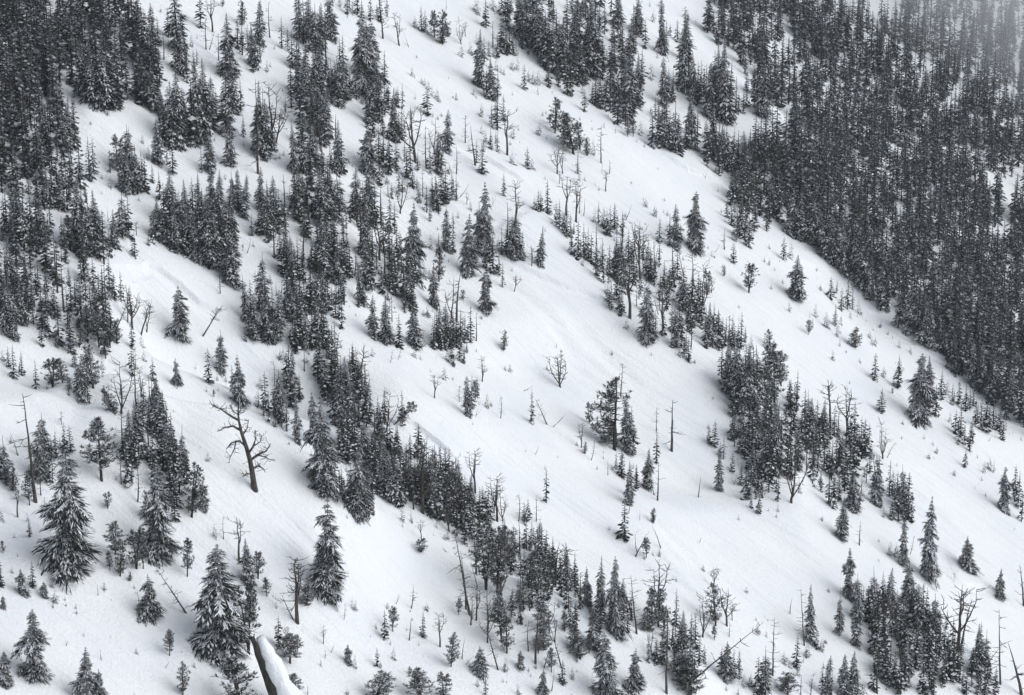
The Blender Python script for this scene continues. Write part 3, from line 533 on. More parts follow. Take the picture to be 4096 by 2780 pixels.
T[3, 1] = """p 100 680 190/.5;p 20 520 280;d 375 920 600;s 340 890 240 L-22;p 460 760 230/.6;f 210 1140 270/.32;d 270 1080 150;p 310 1290 300/.8;p 380 1180 170;d 610 1110 200;k 680 1190 90 L20;s 630 1240 80;s 800 890 160 L6;f 880 800 140/.35;b 905 810 120;w 840 1290 190/.42;f 900 1330 150/.4;f 1100 1320 170/.4;b 1130 1330 90;f 1250 1250 140/.38;b 1090 970 70;f 1170 1070 250/.36;p 1240 1000 260/.38;k 1270 750 110 L15;s 1410 790 240 L4;b 1400 820 40;b 1550 810 90;f 1520 1050 220/.3;k 1390 1080 220 L6;d 1670 1140 320/.9;p 1770 1320 350/.38;k 1870 1250 200 L8;p 1840 850 180/.35;k 1900 1300 100 L40;w 2040 1370 260/.6;k 1480 1130 60;b 1440 1160 20;b 1040 1050 30;p 1100 1640 290/.95;p 1500 1640 330/.75;p 1710 1640 300/.5;p 1400 1390 90;b 2240 1460 60;f 2085 1577 180;b 830 1577 90;p 370 1577 240/.6;s 470 1577 100;
f 1740 160 120/.4;d 1500 160 180;p 1500 280 150/.7;b 1330 50 60;b 1640 60 80;b 1610 130 30;k 1740 280 60 L-40;k 1780 240 60 L70;s 1940 850 800 L-9;s 1910 800 560 L-5;p 2090 620 620/.4;p 2190 640 620/.38;d 2000 480 420;p 2250 420 400;s 2010 600 250 L-14;d 2000 900 330;d 2100 1000 430;p 2230 1100 450/.36;d 1950 940 300;p 2200 900 320/.42;s 2200 1350 430 L-14;d 2100 1100 300;p 2280 1200 400/.36;f 2240 250 250;d 2220 720 300;f 2260 1360 150"""
T[3, 2] = """s 60 320 350;f 130 250 260;f 180 230 230;f 230 400 350;f 270 360 320;f 310 400 300;f 340 500 280;f 390 580 250;d 350 650 490 L10;f 440 600 280;s 80 930 560;p 150 600 320/.5;p 230 650 250/.6;p 100 780 250;b 20 650 60;f 510 610 390/.22;s 570 600 280;f 590 640 170;w 680 760 380/.28;f 800 880 560/.19;w 940 1030 760/.22;f 760 900 200;b 990 1040 60;f 620 700 150;f 1000 900 350;s 1130 1020 560 L-6;s 1090 870 350 L-18;f 1050 1000 200;d 1340 900 540;p 1260 1000 350;p 1330 960 400;f 1490 950 320/.24;p 1200 1000 200;p 1380 1000 250;f 1550 1180 350;f 1660 1150 300;f 1480 1200 300;d 1730 1050 400;p 1850 950 420/.42;d 1830 600 210;d 1950 950 360;s 1970 1050 150;p 1840 1080 150;d 2000 900 200;
s 210 1290 580 L3;s 150 1180 300;d 340 1000 300;d 390 1100 250;s 450 1330 400 L-14;p 290 1160 250/.6;p 300 1000 300/.6;p 240 1200 180;p 360 1370 250;f 580 900 180;f 570 1000 250;p 620 1250 260/.8;p 560 1150 250;f 740 1160 430;f 790 1250 250;p 480 1000 200;p 700 1200 200;w 870 1640 680/.36;w 1110 1540 420/.42;f 735 1530 150/.4;w 80 1340 190/.45;b 150 1360 60;b 170 1410 50;w 280 1577 270/.38;f 460 1470 200/.4;f 550 1430 130/.4;k 360 1540 180 L6;f 60 1577 140;k 290 1330 200 L14;s 1400 1560 800;f 1240 1280 240;f 1310 1300 200;f 1360 1290 250;b 1465 1370 110;p 1620 1577 400/.6;p 1560 1480 350/.6;f 1560 1300 250;f 1700 1300 250;f 1640 1400 260;s 1560 1500 620 L48;w 1950 1440 380/.42;f 2060 1340 170;f 1900 1400 250;f 2010 1420 250;f 2100 1500 150;f 2230 1577 330;f 2270 1577 250;f 2300 1577 450;b 2050 1577 80;f 2160 1500 150;k 1340 300 60;p 1220 330 200;k 1120 320 230 L18;k 1350 240 210 L-22;b 1340 320 80;b 1280 310 60;k 1700 190 50 L20;b 1490 550 70;f 2230 1020 120/.5;b 2310 1050 80;p 1280 20 100"""
T[3, 3] = """s 830 220 230;w 730 690 480/.26;f 650 1040 400/.2;f 790 1130 520/.2;f 810 900 430;f 380 1080 510/.18;s 330 1130 550 L-5;k 200 840 160 L8;f 440 1150 180;f 350 1230 150;f 490 1180 150;s 40 1400 560;f 260 1330 280;f 150 1300 150;b 200 1330 100;p 180 1577 220/.9;f 270 1400 150;f 490 1577 280;f 535 1577 340;f 680 1577 350;f 770 1577 380;b 640 1577 100;f 860 1577 150;s 300 1577 200;d 390 1577 200;s 580 1577 220;
f 860 830 230;f 900 900 300;f 970 850 440;f 1040 860 320;f 1090 850 400;f 1160 900 260;f 1270 760 390;f 1220 400 450/.2;f 1160 320 150;f 1100 310 150;s 1290 300 190 L8;f 1330 900 340;f 1360 1000 430;f 1430 950 330;f 1510 1080 400;f 1550 1000 200;f 1620 980 170;f 1000 1000 200;f 1120 1050 250;f 1200 1080 280;f 1280 1150 300;f 1350 1200 250;f 1450 1200 300;f 1550 1280 300;f 1600 1150 250;s 930 1150 190 L-10;s 970 1120 150;f 1000 1400 330;f 960 1530 330;f 1050 1350 250;f 1080 1450 250;f 1150 1500 250;w 1240 1480 430/.34;f 1180 1577 300;f 1300 1400 200;f 1400 1560 300;f 1520 1400 250;f 1580 1500 250;f 1650 1400 200;f 1720 1450 250;f 1500 1577 200;s 1400 800 250;d 1720 1180 650;s 1750 1160 480 L9;f 1690 1200 200;f 1740 1350 200;f 1650 1300 200;f 1920 1250 320;f 1910 1400 470;f 1960 1350 350;f 1850 1400 250;f 2000 1450 250;f 2060 1577 250;f 1980 1577 250;f 1900 1577 200;f 1800 1577 250;s 2110 1480 720 L-4;s 2300 1577 500 L-16;s 2320 770 400 L-8;k 2000 1280 170 L32;w 1800 440 330/.5;w 2100 690 290/.34;b 550 640 60;k 630 230 80 L-70"""

# landmarks used to tell the trees apart: survey position, phrase
LANDMARKS = [
    (2310, 3154 + 1280, "the gnarled dead tree on the rib"),
    (2 * 2324 + 440, 3154 + 360, "the bare many-stemmed tree in the open bowl"),
    (2 * 2324 + 930, 3154 + 930, "the tall one-sided pine in the open bowl"),
    (2324 + 660, 3154 + 2240, "the lone snow-laden spruce below the rib"),
    (2010, 4731 + 1170, "the biggest foreground spruce"),
    (630, 3154 + 2010, "the broad spruce near the left edge"),
    (2324 + 375, 4731 + 920, "the many-branched dead tree in the foreground"),
    (2 * 2324 + 940, 4731 + 1030, "the darkest tall spire near the bottom"),
    (3 * 2324 + 1370, 3154 + 640, "the biggest spruce on the right-hand slope"),
    (3 * 2324 + 570, 3154 + 760, "the wide-branched dead tree right of centre"),
    (3 * 2324 + 1720, 4731 + 1180, "the tall forked dead tree at lower right"),
    (2 * 2324 + 1660, 1577 + 680, "the conical spruce on the upper open slope"),
    (2 * 2324 + 1070, 1577 + 1310, "the dark forked snag in the central band"),
    (2324 + 960, 840, "the dark shaggy spruce near the top"),
    (2 * 2324 + 1550, 840, "the tall narrow fir beside the upper-right forest"),
    (2324 + 1450, 1480, "the tall bent dead tree in the upper middle"),
    (2324 + 1420, 1577 + 930, "the big frosted spruce left of centre"),
    (2324 + 2090, 1577 + 720, "the tallest spruce of the central clump"),
    (1640, 1577 + 1490, "the lone shaggy spruce below the snow track"),
    (320, 3154 + 1400, "the tall bare spar at the left"),
    (1810, 1300, "the tall fir in the upper left clearing"),
    (2324 + 1940, 4731 + 850, "the two leaning dark trunks at bottom centre"),
    (310, 4731 + 1410, "the pointed spruce in the bottom left corner"),
    (2 * 2324 + 560, 1400, "the bushy grey pine on the upper slope"),
    (3 * 2324 + 1800, 4731 + 440, "the snow-buried spruce near the right edge"),
    (2 * 2324 + 1400, 4731 + 1560, "the tall dead trunk at the bottom"),
    (2324 + 600, 3154 + 1250, "the dark double-topped spruce on the rib end"),
    (1620, 1340, "the slim column fir in the upper left"),
    (3 * 2324 + 1450, 3154 + 2090, "the tall frosted spruce at the right"),
    (2 * 2324 + 2160, 3154 + 560, "the dense dark clump right of centre"),
]

# ------------------------------------------------------------------ ground sheet
def axis(segments):
    out = []
    for a, b, n, p in segments:
        q = np.linspace(0, 1, n, endpoint=False)
        out.append(a + (b - a) * q ** p)
    return np.concatenate(out)
gx = np.concatenate([-125 - np.geomspace(2400, 6, 26), np.arange(-125, 225, 1.0), 225 + np.geomspace(6, 2400, 26)])
ys = [252.0]
while ys[-1] < 1000: ys.append(ys[-1] + 0.68 + 1.15 * (ys[-1] - 252) / 750)
gy = np.concatenate([252 - np.geomspace(700, 6, 18), ys, ys[-1] + np.geomspace(6, 3200, 30)])
PX, PY = np.meshgrid(gx, gy)
PZ = height_full(PX.ravel(), PY.ravel())
co = np.stack([PX.ravel(), PY.ravel(), PZ], 1)
nx, ny = len(gx), len(gy)
I = (np.arange(ny - 1)[:, None] * nx + np.arange(nx - 1)[None, :]).ravel()
quads = np.stack([I, I + 1, I + nx + 1, I + nx], 1)
def np_mesh(name, V, loops, starts, totals, mats, mi=None, smooth=False):
    me = bpy.data.meshes.new(name)
    me.vertices.add(len(V)); me.vertices.foreach_set('co', np.ascontiguousarray(V, dtype=np.float32).ravel())
    me.loops.add(len(loops)); me.loops.foreach_set('vertex_index', np.ascontiguousarray(loops, dtype=np.int32))
    me.polygons.add(len(starts)); me.polygons.foreach_set('loop_start', np.ascontiguousarray(starts, dtype=np.int32))
    for m in mats: me.materials.append(m)
    if mi is not None: me.polygons.foreach_set('material_index', np.ascontiguousarray(mi, dtype=np.int32))
    if smooth: me.polygons.foreach_set('use_smooth', np.ones(len(starts), bool))
    me.update(calc_edges=True); me.validate(); return me
near = np.zeros(len(quads), bool)
cxq = co[quads, 0].mean(1); cyq = co[quads, 1].mean(1)
for P_ in TRACKS:
    m_ = (cxq > P_[:, 0].min() - 4) & (cxq < P_[:, 0].max() + 4) & (cyq > P_[:, 1].min() - 4) & (cyq < P_[:, 1].max() + 4)
    d_, _, _ = dist_poly(cxq[m_], cyq[m_], P_)
    near[np.where(m_)[0][d_ < 2.6]] = True
SUB = 5
fq = quads[near]; quads = quads[~near]
x0, x1 = co[fq[:, 0], 0], co[fq[:, 1], 0]; y0, y1 = co[fq[:, 0], 1], co[fq[:, 2], 1]
tt = np.linspace(0, 1, SUB + 1)
FXg = x0[:, None, None] + (x1 - x0)[:, None, None] * tt[None, None, :] + 0 * tt[None, :, None]
FYg = y0[:, None, None] + (y1 - y0)[:, None, None] * tt[None, :, None] + 0 * tt[None, None, :]
fz = height_full(FXg.ravel(), FYg.ravel())
fco = np.stack([FXg.ravel(), FYg.ravel(), fz], 1)
nn = SUB + 1
cell = (np.arange(SUB)[:, None] * nn + np.arange(SUB)[None, :]).ravel()
fi = (np.arange(len(fq))[:, None] * nn * nn + cell[None, :]).ravel() + len(co)
quads = np.concatenate([quads, np.stack([fi, fi + 1, fi + nn + 1, fi + nn], 1)])
co = np.concatenate([co, fco])
me = np_mesh("snow_slope", co, quads.ravel(), np.arange(len(quads)) * 4, None, [MAT['snow']], smooth=True)
slope = bpy.data.objects.new("snow_slope", me); COL.objects.link(slope)
slope['kind'] = 'structure'; slope['label'] = 'steep snow covered mountainside falling to the right'

# ------------------------------------------------------------------ air
if HAZE_DENSITY > 0:
    xa, xb, ya, yb, za, zb = -3000, 3000, -700, 4600, -200, 330
    mb = MB()
    mb.add([(xa, ya, za), (xb, ya, za), (xb, yb, za), (xa, yb, za), (xa, ya, zb), (xb, ya, zb), (xb, yb, zb), (xa, yb, zb)],
           [(0, 3, 2, 1), (4, 5, 6, 7), (0, 1, 5, 4), (1, 2, 6, 5), (2, 3, 7, 6), (3, 0, 4, 7)])
    hm = bpy.data.materials.new("haze"); hm.use_nodes = True; hm.node_tree.nodes.clear()
    ho = hm.node_tree.nodes.new("ShaderNodeOutputMaterial"); hv = hm.node_tree.nodes.new("ShaderNodeVolumePrincipled")
    hv.inputs['Density'].default_value = HAZE_DENSITY; hv.inputs['Color'].default_value = (0.86, 0.88, 0.92, 1)
    hm.node_tree.links.new(hv.outputs[0], ho.inputs['Volume'])
    hz = bpy.data.objects.new("haze", mb.mesh("haze", hm)); COL.objects.link(hz); hz['kind'] = 'stuff'; hz['label'] = 'thin cold mist in the air over the slope'

# the bank of mist drifting over the far upper forest
bm = bmesh.new(); bmesh.ops.create_icosphere(bm, subdivisions=4, radius=1.0)
mm = bpy.data.meshes.new("mist_bank"); bm.to_mesh(mm); bm.free()
fm = bpy.data.materials.new("mist"); fm.use_nodes = True; fm.node_tree.nodes.clear()
fo = fm.node_tree.nodes.new("ShaderNodeOutputMaterial"); fv = fm.node_tree.nodes.new("ShaderNodeVolumePrincipled")
fv.inputs['Density'].default_value = 0.0045; fv.inputs['Color'].default_value = (0.95, 0.96, 0.98, 1)
fm.node_tree.links.new(fv.outputs[0], fo.inputs['Volume']); mm.materials.append(fm)
mist = bpy.data.objects.new("mist_bank", mm); COL.objects.link(mist)
fx_, fy_, fd_ = hit(np.array([2340 * 4.0]), np.array([40 * 4.0]), height)
mist.location = (fx_[0], fy_[0] - 60, float(height(fx_, fy_)[0]) + 12); mist.scale = (230, 100, 120)
mist['kind'] = 'stuff'; mist['label'] = 'pale bank of mist over the far upper right forest'

# ------------------------------------------------------------------ tree models (unit height), shared by all copies
def pack(parts_fn): return parts_fn
FIRS = [fir_parts(100 + i, r, n, 3, power=p, bare=b, gap=g) for i, (r, n, p, b, g) in enumerate([
    (.25, 420, .62, .02, .06), (.25, 390, .5, .04, .12), (.26, 420, .75, .02, .06), (.24, 380, .42, .04, .16), (.26, 420, .85, .02, .08), (.25, 340, .55, .10, .22), (.25, 400, .7, .02, .10), (.24, 380, .5, .03, .14)])]
def broken(parts, cut):
    for mb in parts[1:]:
        keep = [f for f in mb.f if max(mb.v[i][2] for i in f) < cut + .03 * math.sin(f[0])]
        used = sorted({i for f in keep for i in f}); ren = {o_: n_ for n_, o_ in enumerate(used)}
        mb.v = [mb.v[i] for i in used]; mb.f = [tuple(ren[i] for i in f) for f in keep]
    return parts
FIRS[1] = broken(FIRS[1], .82); FIRS[5] = broken(FIRS[5], .74)
WIDES = [fir_parts(200 + i, r, n, 4, power=p, bare=b, gap=g, snow_amt=.85, leaf=.2, tiers=15 + 2 * i) for i, (r, n, p, b, g) in enumerate([
    (.38, 800, .6, .02, .06), (.37, 760, .75, .02, .08), (.39, 820, .55, .02, .12), (.36, 740, .68, .03, .09)])]
BIGW = [fir_parts(240 + i, r, n, 4, power=p, bare=b, gap=g, snow_amt=.95, leaf=.15, tiers=19 + 4 * i) for i, (r, n, p, b, g) in enumerate([(.38, 1150, .6, .02, .05), (.38, 1100, .7, .02, .05), (.38, 1150, .52, .02, .05)])]
SMALL = [fir_parts(300 + i, r, n, 2, power=p, bare=.0, snow_amt=.55, gap=.08) for i, (r, n, p) in enumerate([
    (.40, 70, .7), (.36, 64, .6), (.44, 74, .8), (.38, 60, .65), (.34, 64, .55)])]
LOW = [fir_parts(400 + i, r, n, 0, power=p, bare=b, snow_amt=.66, gap=.04, leaf=.42) for i, (r, n, p, b) in enumerate([
    (.24, 52, .6, .02), (.23, 48, .45, .04), (.25, 54, .75, .02), (.22, 46, .42, .03), (.26, 52, .85, .05), (.24, 50, .55, .02), (.23, 50, .65, .03), (.2, 44, .5, .08)])]
PINES = [pine_parts(500 + i, r, n, 2, stems=s, bare=b, flag=fl) for i, (r, n, s, b, fl) in enumerate([
    (.4, 110, 2, .18, 0), (.4, 105, 3, .10, 0), (.4, 95, 1, .26, 0), (.4, 115, 3, .06, 0), (.4, 100, 2, .24, 0), (.4, 85, 2, .14, 0)])]
FLAG = pine_parts(540, .42, 84, 2, stems=1, bare=.12, flag=.75, snow_amt=1.1)
SNAGS = [snag_parts(600 + i, twigs=t, thick=k, bend=b) for i, (t, k, b) in enumerate([
    (20, .017, .02), (12, .019, .03), (26, .016, .02), (15, .021, .05), (22, .015, .03), (9, .018, .04)])]
SPAR = [snag_parts(650 + i, twigs=t, thick=k, bend=b) for i, (t, k, b) in enumerate([(16, .013, .01), (20, .012, .015)])]
FORKS = [fork_parts(700 + i, stems=s, spread=sp, thick=k, split=q, twigs=t) for i, (s, sp, k, q, t) in enumerate([
    (3, .16, .022, .3, 10), (2, .12, .022, .45, 12), (4, .2, .02, .18, 9), (3, .22, .022, .5, 10), (2, .18, .02, .25, 12), (4, .26, .024, .4, 10)])]
BARE = fork_parts(760, stems=5, spread=.24, thick=.026, split=.12, twigs=13)
GNARL = gnarled_parts()
BRANCHY = fork_parts(783, stems=3, spread=.14, thick=.027, split=.5, twigs=12, low=True)
STICK = [snag_parts(800 + i, twigs=t, thick=.02, bend=.05) for i, t in enumerate([2, 4, 1, 6])]
STICK += [fork_parts(820 + i, stems=2, spread=.25, thick=.022, split=.3, twigs=1) for i in range(2)]

_mc = {}
def part_meshes(tag, parts, kind):
    """cached meshes of one model: list of (name, mesh)"""
    if tag in _mc: return _mc[tag]
    out = []
    a, b2, c = parts
    if kind in 'fwp':
        needles = MAT['pine'] if kind == 'p' else MAT['fir']
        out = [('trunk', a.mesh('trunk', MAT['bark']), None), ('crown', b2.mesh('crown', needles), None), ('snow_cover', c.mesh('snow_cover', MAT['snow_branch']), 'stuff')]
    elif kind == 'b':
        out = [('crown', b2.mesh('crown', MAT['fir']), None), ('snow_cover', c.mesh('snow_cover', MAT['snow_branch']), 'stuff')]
    else:
        out = [('trunk', a.mesh('trunk', MAT['dead'], True), None)]
        for l in b2: out.append(('limb', l.mesh('limb', MAT['dead'], True), None))
        if len(c.v): out.append(('twigs', c.mesh('twigs', MAT['twig']), 'stuff'))
    _mc[tag] = out; return out

# ------------------------------------------------------------------ read the survey
trees = []
for (r_, c_), txt in T.items():
    for e in txt.replace("\n", "").split(";"):
        e = e.strip()
        if not e: continue
        q = e.split(); k = q[0]; x, y = float(q[1]), float(q[2]); hh = q[3].split('/')
        h = float(hh[0]); ratio = float(hh[1]) if len(hh) > 1 else None; lean = 0.0
        for o in q[4:]:
            if o[0] == 'L': lean = float(o[1:])
        trees.append(dict(k=k, X=c_ * 2324 + x, Y=r_ * 1577 + y, h=h, ratio=ratio, lean=lean))
BANDS = [([(1960, 1390), (2060, 1380), (2130, 1420), (2180, 1560), (1960, 1577), (1990, 1480)], 36, 300, 430),
         ([(1640, 870), (1700, 860), (1800, 980), (1870, 1040), (1960, 1060), (2010, 1150), (1950, 1150), (1850, 1080), (1780, 1150), (1700, 1120), (1680, 980)], 44, 280, 430),
         ([(640, 640), (700, 560), (760, 680), (760, 800), (840, 900), (880, 1000), (960, 1130), (880, 1120), (790, 1050), (720, 850), (650, 780)], 60, 280, 420),
         ([(650, 280), (740, 300), (770, 480), (790, 620), (720, 640), (640, 560), (680, 420)], 24, 300, 430), ([(370, 500), (460, 480), (530, 560), (530, 620), (480, 620), (390, 560)], 30, 300, 430),
         ([(1380, 600), (1480, 660), (1560, 800), (1600, 760), (1540, 640), (1420, 560)], 35, 220, 330), ([(1060, 1250), (1120, 1200), (1250, 1280), (1400, 1400), (1600, 1480), (1560, 1540), (1350, 1420), (1150, 1400)], 95, 220, 330),
         ([(830, 600), (900, 560), (960, 640), (980, 660), (900, 680), (840, 660)], 20, 250, 350), ([(1660, 430), (1720, 420), (1760, 500), (1700, 560), (1650, 500)], 25, 220, 300),
         ([(900, 1030), (980, 1060), (1090, 1180), (1120, 1260), (1050, 1240), (960, 1160)], 45, 260, 420),
         ([(270, 900), (330, 880), (430, 1050), (470, 1180), (400, 1160), (330, 1080)], 22, 250, 400),
         ([(720, 850), (860, 920), (1000, 1100), (1100, 1250), (960, 1180), (800, 1080)], 40, 260, 400)]
gd = random.Random(31)                                # the bare stems that stand between the firs of each band
def in_poly(poly, x, y):
    c = False
    for i in range(len(poly)):
        (x1, y1), (x2, y2) = poly[i], poly[(i + 1) % len(poly)]
        if (y1 > y) != (y2 > y) and x < (x2 - x1) * (y - y1) / (y2 - y1) + x1: c = not c
    return c
for poly, n_, h0, h1 in BANDS:
    k_ = 0
    while k_ < n_ // 8 + 1:
        x_, y_ = gd.uniform(min(q[0] for q in poly), max(q[0] for q in poly)), gd.uniform(min(q[1] for q in poly), max(q[1] for q in poly))
        if in_poly(poly, x_, y_):
            trees.append(dict(k=gd.choice('ssd'), X=x_ * 4, Y=y_ * 4, h=gd.uniform(h0 * .9, h1 * 1.15), ratio=None, lean=gd.gauss(0, 5))); k_ += 1
for t in trees:                                        # small firs count as young firs
    if t['k'] == 'f' and t['h'] < 165: t['k'] = 'b'
X = np.array([t['X'] for t in trees]); Y = np.array([t['Y'] for t in trees])
wx, wy, dep = hit(X, Y, height)
px_size = 2 * math.tan(FOV / 2) / W9
for t, x, y, d in zip(trees, wx, wy, dep):
    t['x'], t['y'], t['z'] = x, y, float(height(np.array([x]), np.array([y]))[0])
    t['d'] = d; t['H'] = (1.15 if t['k'] == 'f' and t['h'] < 420 else 1.08 if t['k'] == 'f' else 1.0) * t['h'] * px_size * d / math.cos(PITCH) * 0.985

# ------------------------------------------------------------------ telling them apart in words
KIND = {'f': ('fir_tree', 'fir tree', 'firs on the snow slope'), 'w': ('spruce_tree', 'spruce tree', 'broad spruces on the snow slope'), 'p': ('pine_tree', 'pine tree', 'open-crowned pines on the snow slope'),
        's': ('dead_tree', 'dead tree', 'dead standing trees on the snow slope'), 'd': ('dead_tree', 'dead tree', 'dead standing trees on the snow slope'),
        'k': ('bare_stem', 'bare stem', 'bare stems sticking out of the snow'), 'b': ('young_fir', 'young fir', 'young firs on the snow slope')}
ORD = ['', 'second ', 'third ', 'fourth ', 'fifth ', 'sixth ', 'seventh ', 'eighth ', 'ninth ', 'tenth ', 'eleventh ', 'twelfth ', 'thirteenth ', 'fourteenth ', 'fifteenth ', 'sixteenth ', 'seventeenth ', 'eighteenth ', 'nineteenth ', 'twentieth ']
def adjective(t):
    k = t['k']
    if k == 's': return ('leaning dead trunk' if abs(t['lean']) > 6 else 'slim dead tree' if t['h'] < 330 else 'tall dead tree')
    if k == 'd': return 'forked dead tree' if t['h'] < 300 else 'tall forked dead tree'
    if k == 'k': return 'slanting bare stem' if abs(t['lean']) > 10 else 'thin bare stem'
    if k == 'b': return 'tiny snowy fir' if t['h'] < 60 else 'young snow-dusted fir'
    if k == 'p': return 'bushy snow-flecked pine' if (t['ratio'] or .45) > .52 else 'ragged snow-flecked pine'
    if k == 'w': return 'broad snow-laden spruce'
    return 'tall slim snowy fir' if t['h'] > 400 else 'slim snow-flecked fir' if t['h'] > 250 else 'short snow-flecked fir'
own = {}
for lx, ly, ph in LANDMARKS:
    j = min(range(len(trees)), key=lambda i: (trees[i]['X'] - lx) ** 2 + (trees[i]['Y'] - ly) ** 2)
    own[j] = ph
buckets = {}
DIRS = ['right of', 'up-right of', 'above', 'up-left of', 'left of', 'down-left of', 'below', 'down-right of']
for i, t in enumerate(trees):
    if i in own: continue
    best = min(range(len(LANDMARKS)), key=lambda j: (t['X'] - LANDMARKS[j][0]) ** 2 + (t['Y'] - LANDMARKS[j][1]) ** 2)
    dx, dy = t['X'] - LANDMARKS[best][0], LANDMARKS[best][1] - t['Y']
    k = int(round(math.atan2(dy, dx) / (math.pi / 4))) % 8
    buckets.setdefault((adjective(t), best, k), []).append((math.hypot(dx, dy), i))
for (adj, best, k), lst in buckets.items():
    lst.sort()
    for n, (_, i) in enumerate(lst):
        a = adj
        if len(lst) == 1: s = f"{a} {DIRS[k]} {LANDMARKS[best][2]}"
        else: s = f"{a}, {ORD[min(n, 19)]}closest {DIRS[k]} {LANDMARKS[best][2]}"
        w = s.split()
        trees[i]['label'] = s
        if len(w) > 16: print('LONG', s)
SPECIAL = {0: 'gnarled thick dead tree standing alone on the open snow rib', 1: 'bare many-stemmed tree alone in the open snow bowl', 2: 'tall one-sided pine with layered boughs in the open snow bowl',
           3: 'lone snow-laden spruce standing on clean snow below the rib', 4: 'biggest dark spruce in the foreground, heavy with snow', 5: 'big broad snow-laden spruce near the left edge', 6: 'many-branched grey dead tree on the foreground snow'}
for j, ph in own.items():
    n = [q[2] for q in LANDMARKS].index(ph)
    trees[j]['label'] = SPECIAL.get(n, ph[4:] if ph.startswith('the ') else ph)
    trees[j]['mark'] = n

# ------------------------------------------------------------------ plant them
R0 = random.Random(5)
def plant(t, i):
    k = t['k']; mark = t.get('mark')
    if mark == 0: parts, tag = GNARL, 'gnarl'
    elif mark == 1: parts, tag = BARE, 'bare'
    elif mark == 2: parts, tag = FLAG, 'flag'
    elif mark == 6: parts, tag = BRANCHY, 'branchy'
    elif k == 'f': j = R0.randrange(len(FIRS)); parts, tag = FIRS[j], ('f', j)
    elif k == 'w' and t['h'] > 500: j = R0.randrange(3); parts, tag = BIGW[j], ('W', j)
    elif k == 'w': j = R0.randrange(len(WIDES)); parts, tag = WIDES[j], ('w', j)
    elif k == 'p': j = R0.randrange(len(PINES)); parts, tag = PINES[j], ('p', j)
    elif k == 'b': j = R0.randrange(len(SMALL)); parts, tag = SMALL[j], ('b', j)
    elif k == 's' and t['h'] > 520: j = R0.randrange(2); parts, tag = SPAR[j], ('sp', j)
    elif k == 's': j = R0.randrange(len(SNAGS)); parts, tag = SNAGS[j], ('s', j)
    elif k == 'd': j = R0.randrange(len(FORKS)); parts, tag = FORKS[j], ('d', j)
    else: j = R0.randrange(len(STICK)); parts, tag = STICK[j], ('k', j)
    name, cat, group = KIND[k]
    root = bpy.data.objects.new(name, None); COL.objects.link(root)
    root.empty_display_size = 0.5
    root['label'] = t['label']; root['category'] = cat; root['group'] = group
    H = t['H']; base = {'f': .25, 'w': .375, 'p': .42, 'b': .38}.get(k)
    sx = H
    if base and t['ratio']: sx = H * t['ratio'] / base * (.87 if k == 'w' else 1)
    elif base: sx = H * (R0.uniform(.8, 1.1) if k == 'p' else R0.uniform(.95, 1.3))
    elif t['ratio']: sx = H * t['ratio'] * 1.1
    elif k in 'sk': sx = H * R0.uniform(.9, 1.3)
    yaw = R0.random() * 6.283
    if mark == 2: yaw = 0.25
    if mark == 0: yaw = 0.0
    if k in 'sd': sx *= 1.0
    if k in 'sdk': sx = max(sx, 2.2)
    if t['lean'] > 45 and k == 's': sx = H * 1.1
    if mark == 0: sx = H
    root.location = (t['x'], t['y'], t['z'] - 0.12)
    root.scale = (sx, sx, H / math.cos(math.radians(t['lean'])) if abs(t['lean']) < 60 else H)
    from mathutils import Matrix
    tilt = math.radians(t['lean'] + R0.gauss(0, 2.2) * (k in 'fpb') + R0.gauss(0, 1.0) * (k == 'w'))
    root.rotation_euler = (Matrix.Rotation(tilt, 3, 'Y') @ Matrix.Rotation(yaw, 3, 'Z')).to_euler()
    for nm, me_, kd in part_meshes(tag, parts, 'f' if k in 'fw' else k):
        o = bpy.data.objects.new(nm, me_); COL.objects.link(o); o.parent = root
        if kd: o['kind'] = kd

order = sorted(range(len(trees)), key=lambda i: -trees[i]['h'])
seen = {}; leftover = []
for i in order:
    t = trees[i]; cat = KIND[t['k']][1]
    seen[cat] = seen.get(cat, 0) + 1
    if seen[cat] <= 300: plant(t, i)
    else: leftover.append(t)

# ------------------------------------------------------------------ the far woods and the smallest trees: too many to count
class Wood:
    def __init__(s): s.V, s.L, s.S, s.M, s.nv, s.nl = [], [], [], [], 0, 0
    def add(s, model, loc, sxy, sz, yaw, ntr=True):
        c, n = math.cos(yaw), math.sin(yaw)
        for mi, part in enumerate(model):
            if mi == 0 and not ntr: continue
            V, L, S, = part
            W = np.empty_like(V)
            W[:, 0] = (V[:, 0] * c - V[:, 1] * n) * sxy + loc[0]; W[:, 1] = (V[:, 0] * n + V[:, 1] * c) * sxy + loc[1]; W[:, 2] = V[:, 2] * sz + loc[2]
            s.V.append(W); s.L.append(L + s.nv); s.S.append(S + s.nl); s.M.append(np.full(len(S), mi))
            s.nv += len(V); s.nl += len(L)
    def build(s, name, label, cat, rime=False):
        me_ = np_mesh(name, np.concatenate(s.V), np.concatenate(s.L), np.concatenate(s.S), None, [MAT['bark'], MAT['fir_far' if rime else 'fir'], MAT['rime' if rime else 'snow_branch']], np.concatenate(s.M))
        o = bpy.data.objects.new(name, me_); COL.objects.link(o); o['kind'] = 'stuff'; o['label'] = label; o['category'] = cat; return o
def arr(mb):
    V = np.array(mb.v, float); L = np.array([i for f in mb.f for i in f], int)
    tot = np.array([len(f) for f in mb.f]); S = np.concatenate([[0], np.cumsum(tot)[:-1]])
    return V, L, S
LOWA = [tuple(arr(p) for p in m_) for m_ in LOW]

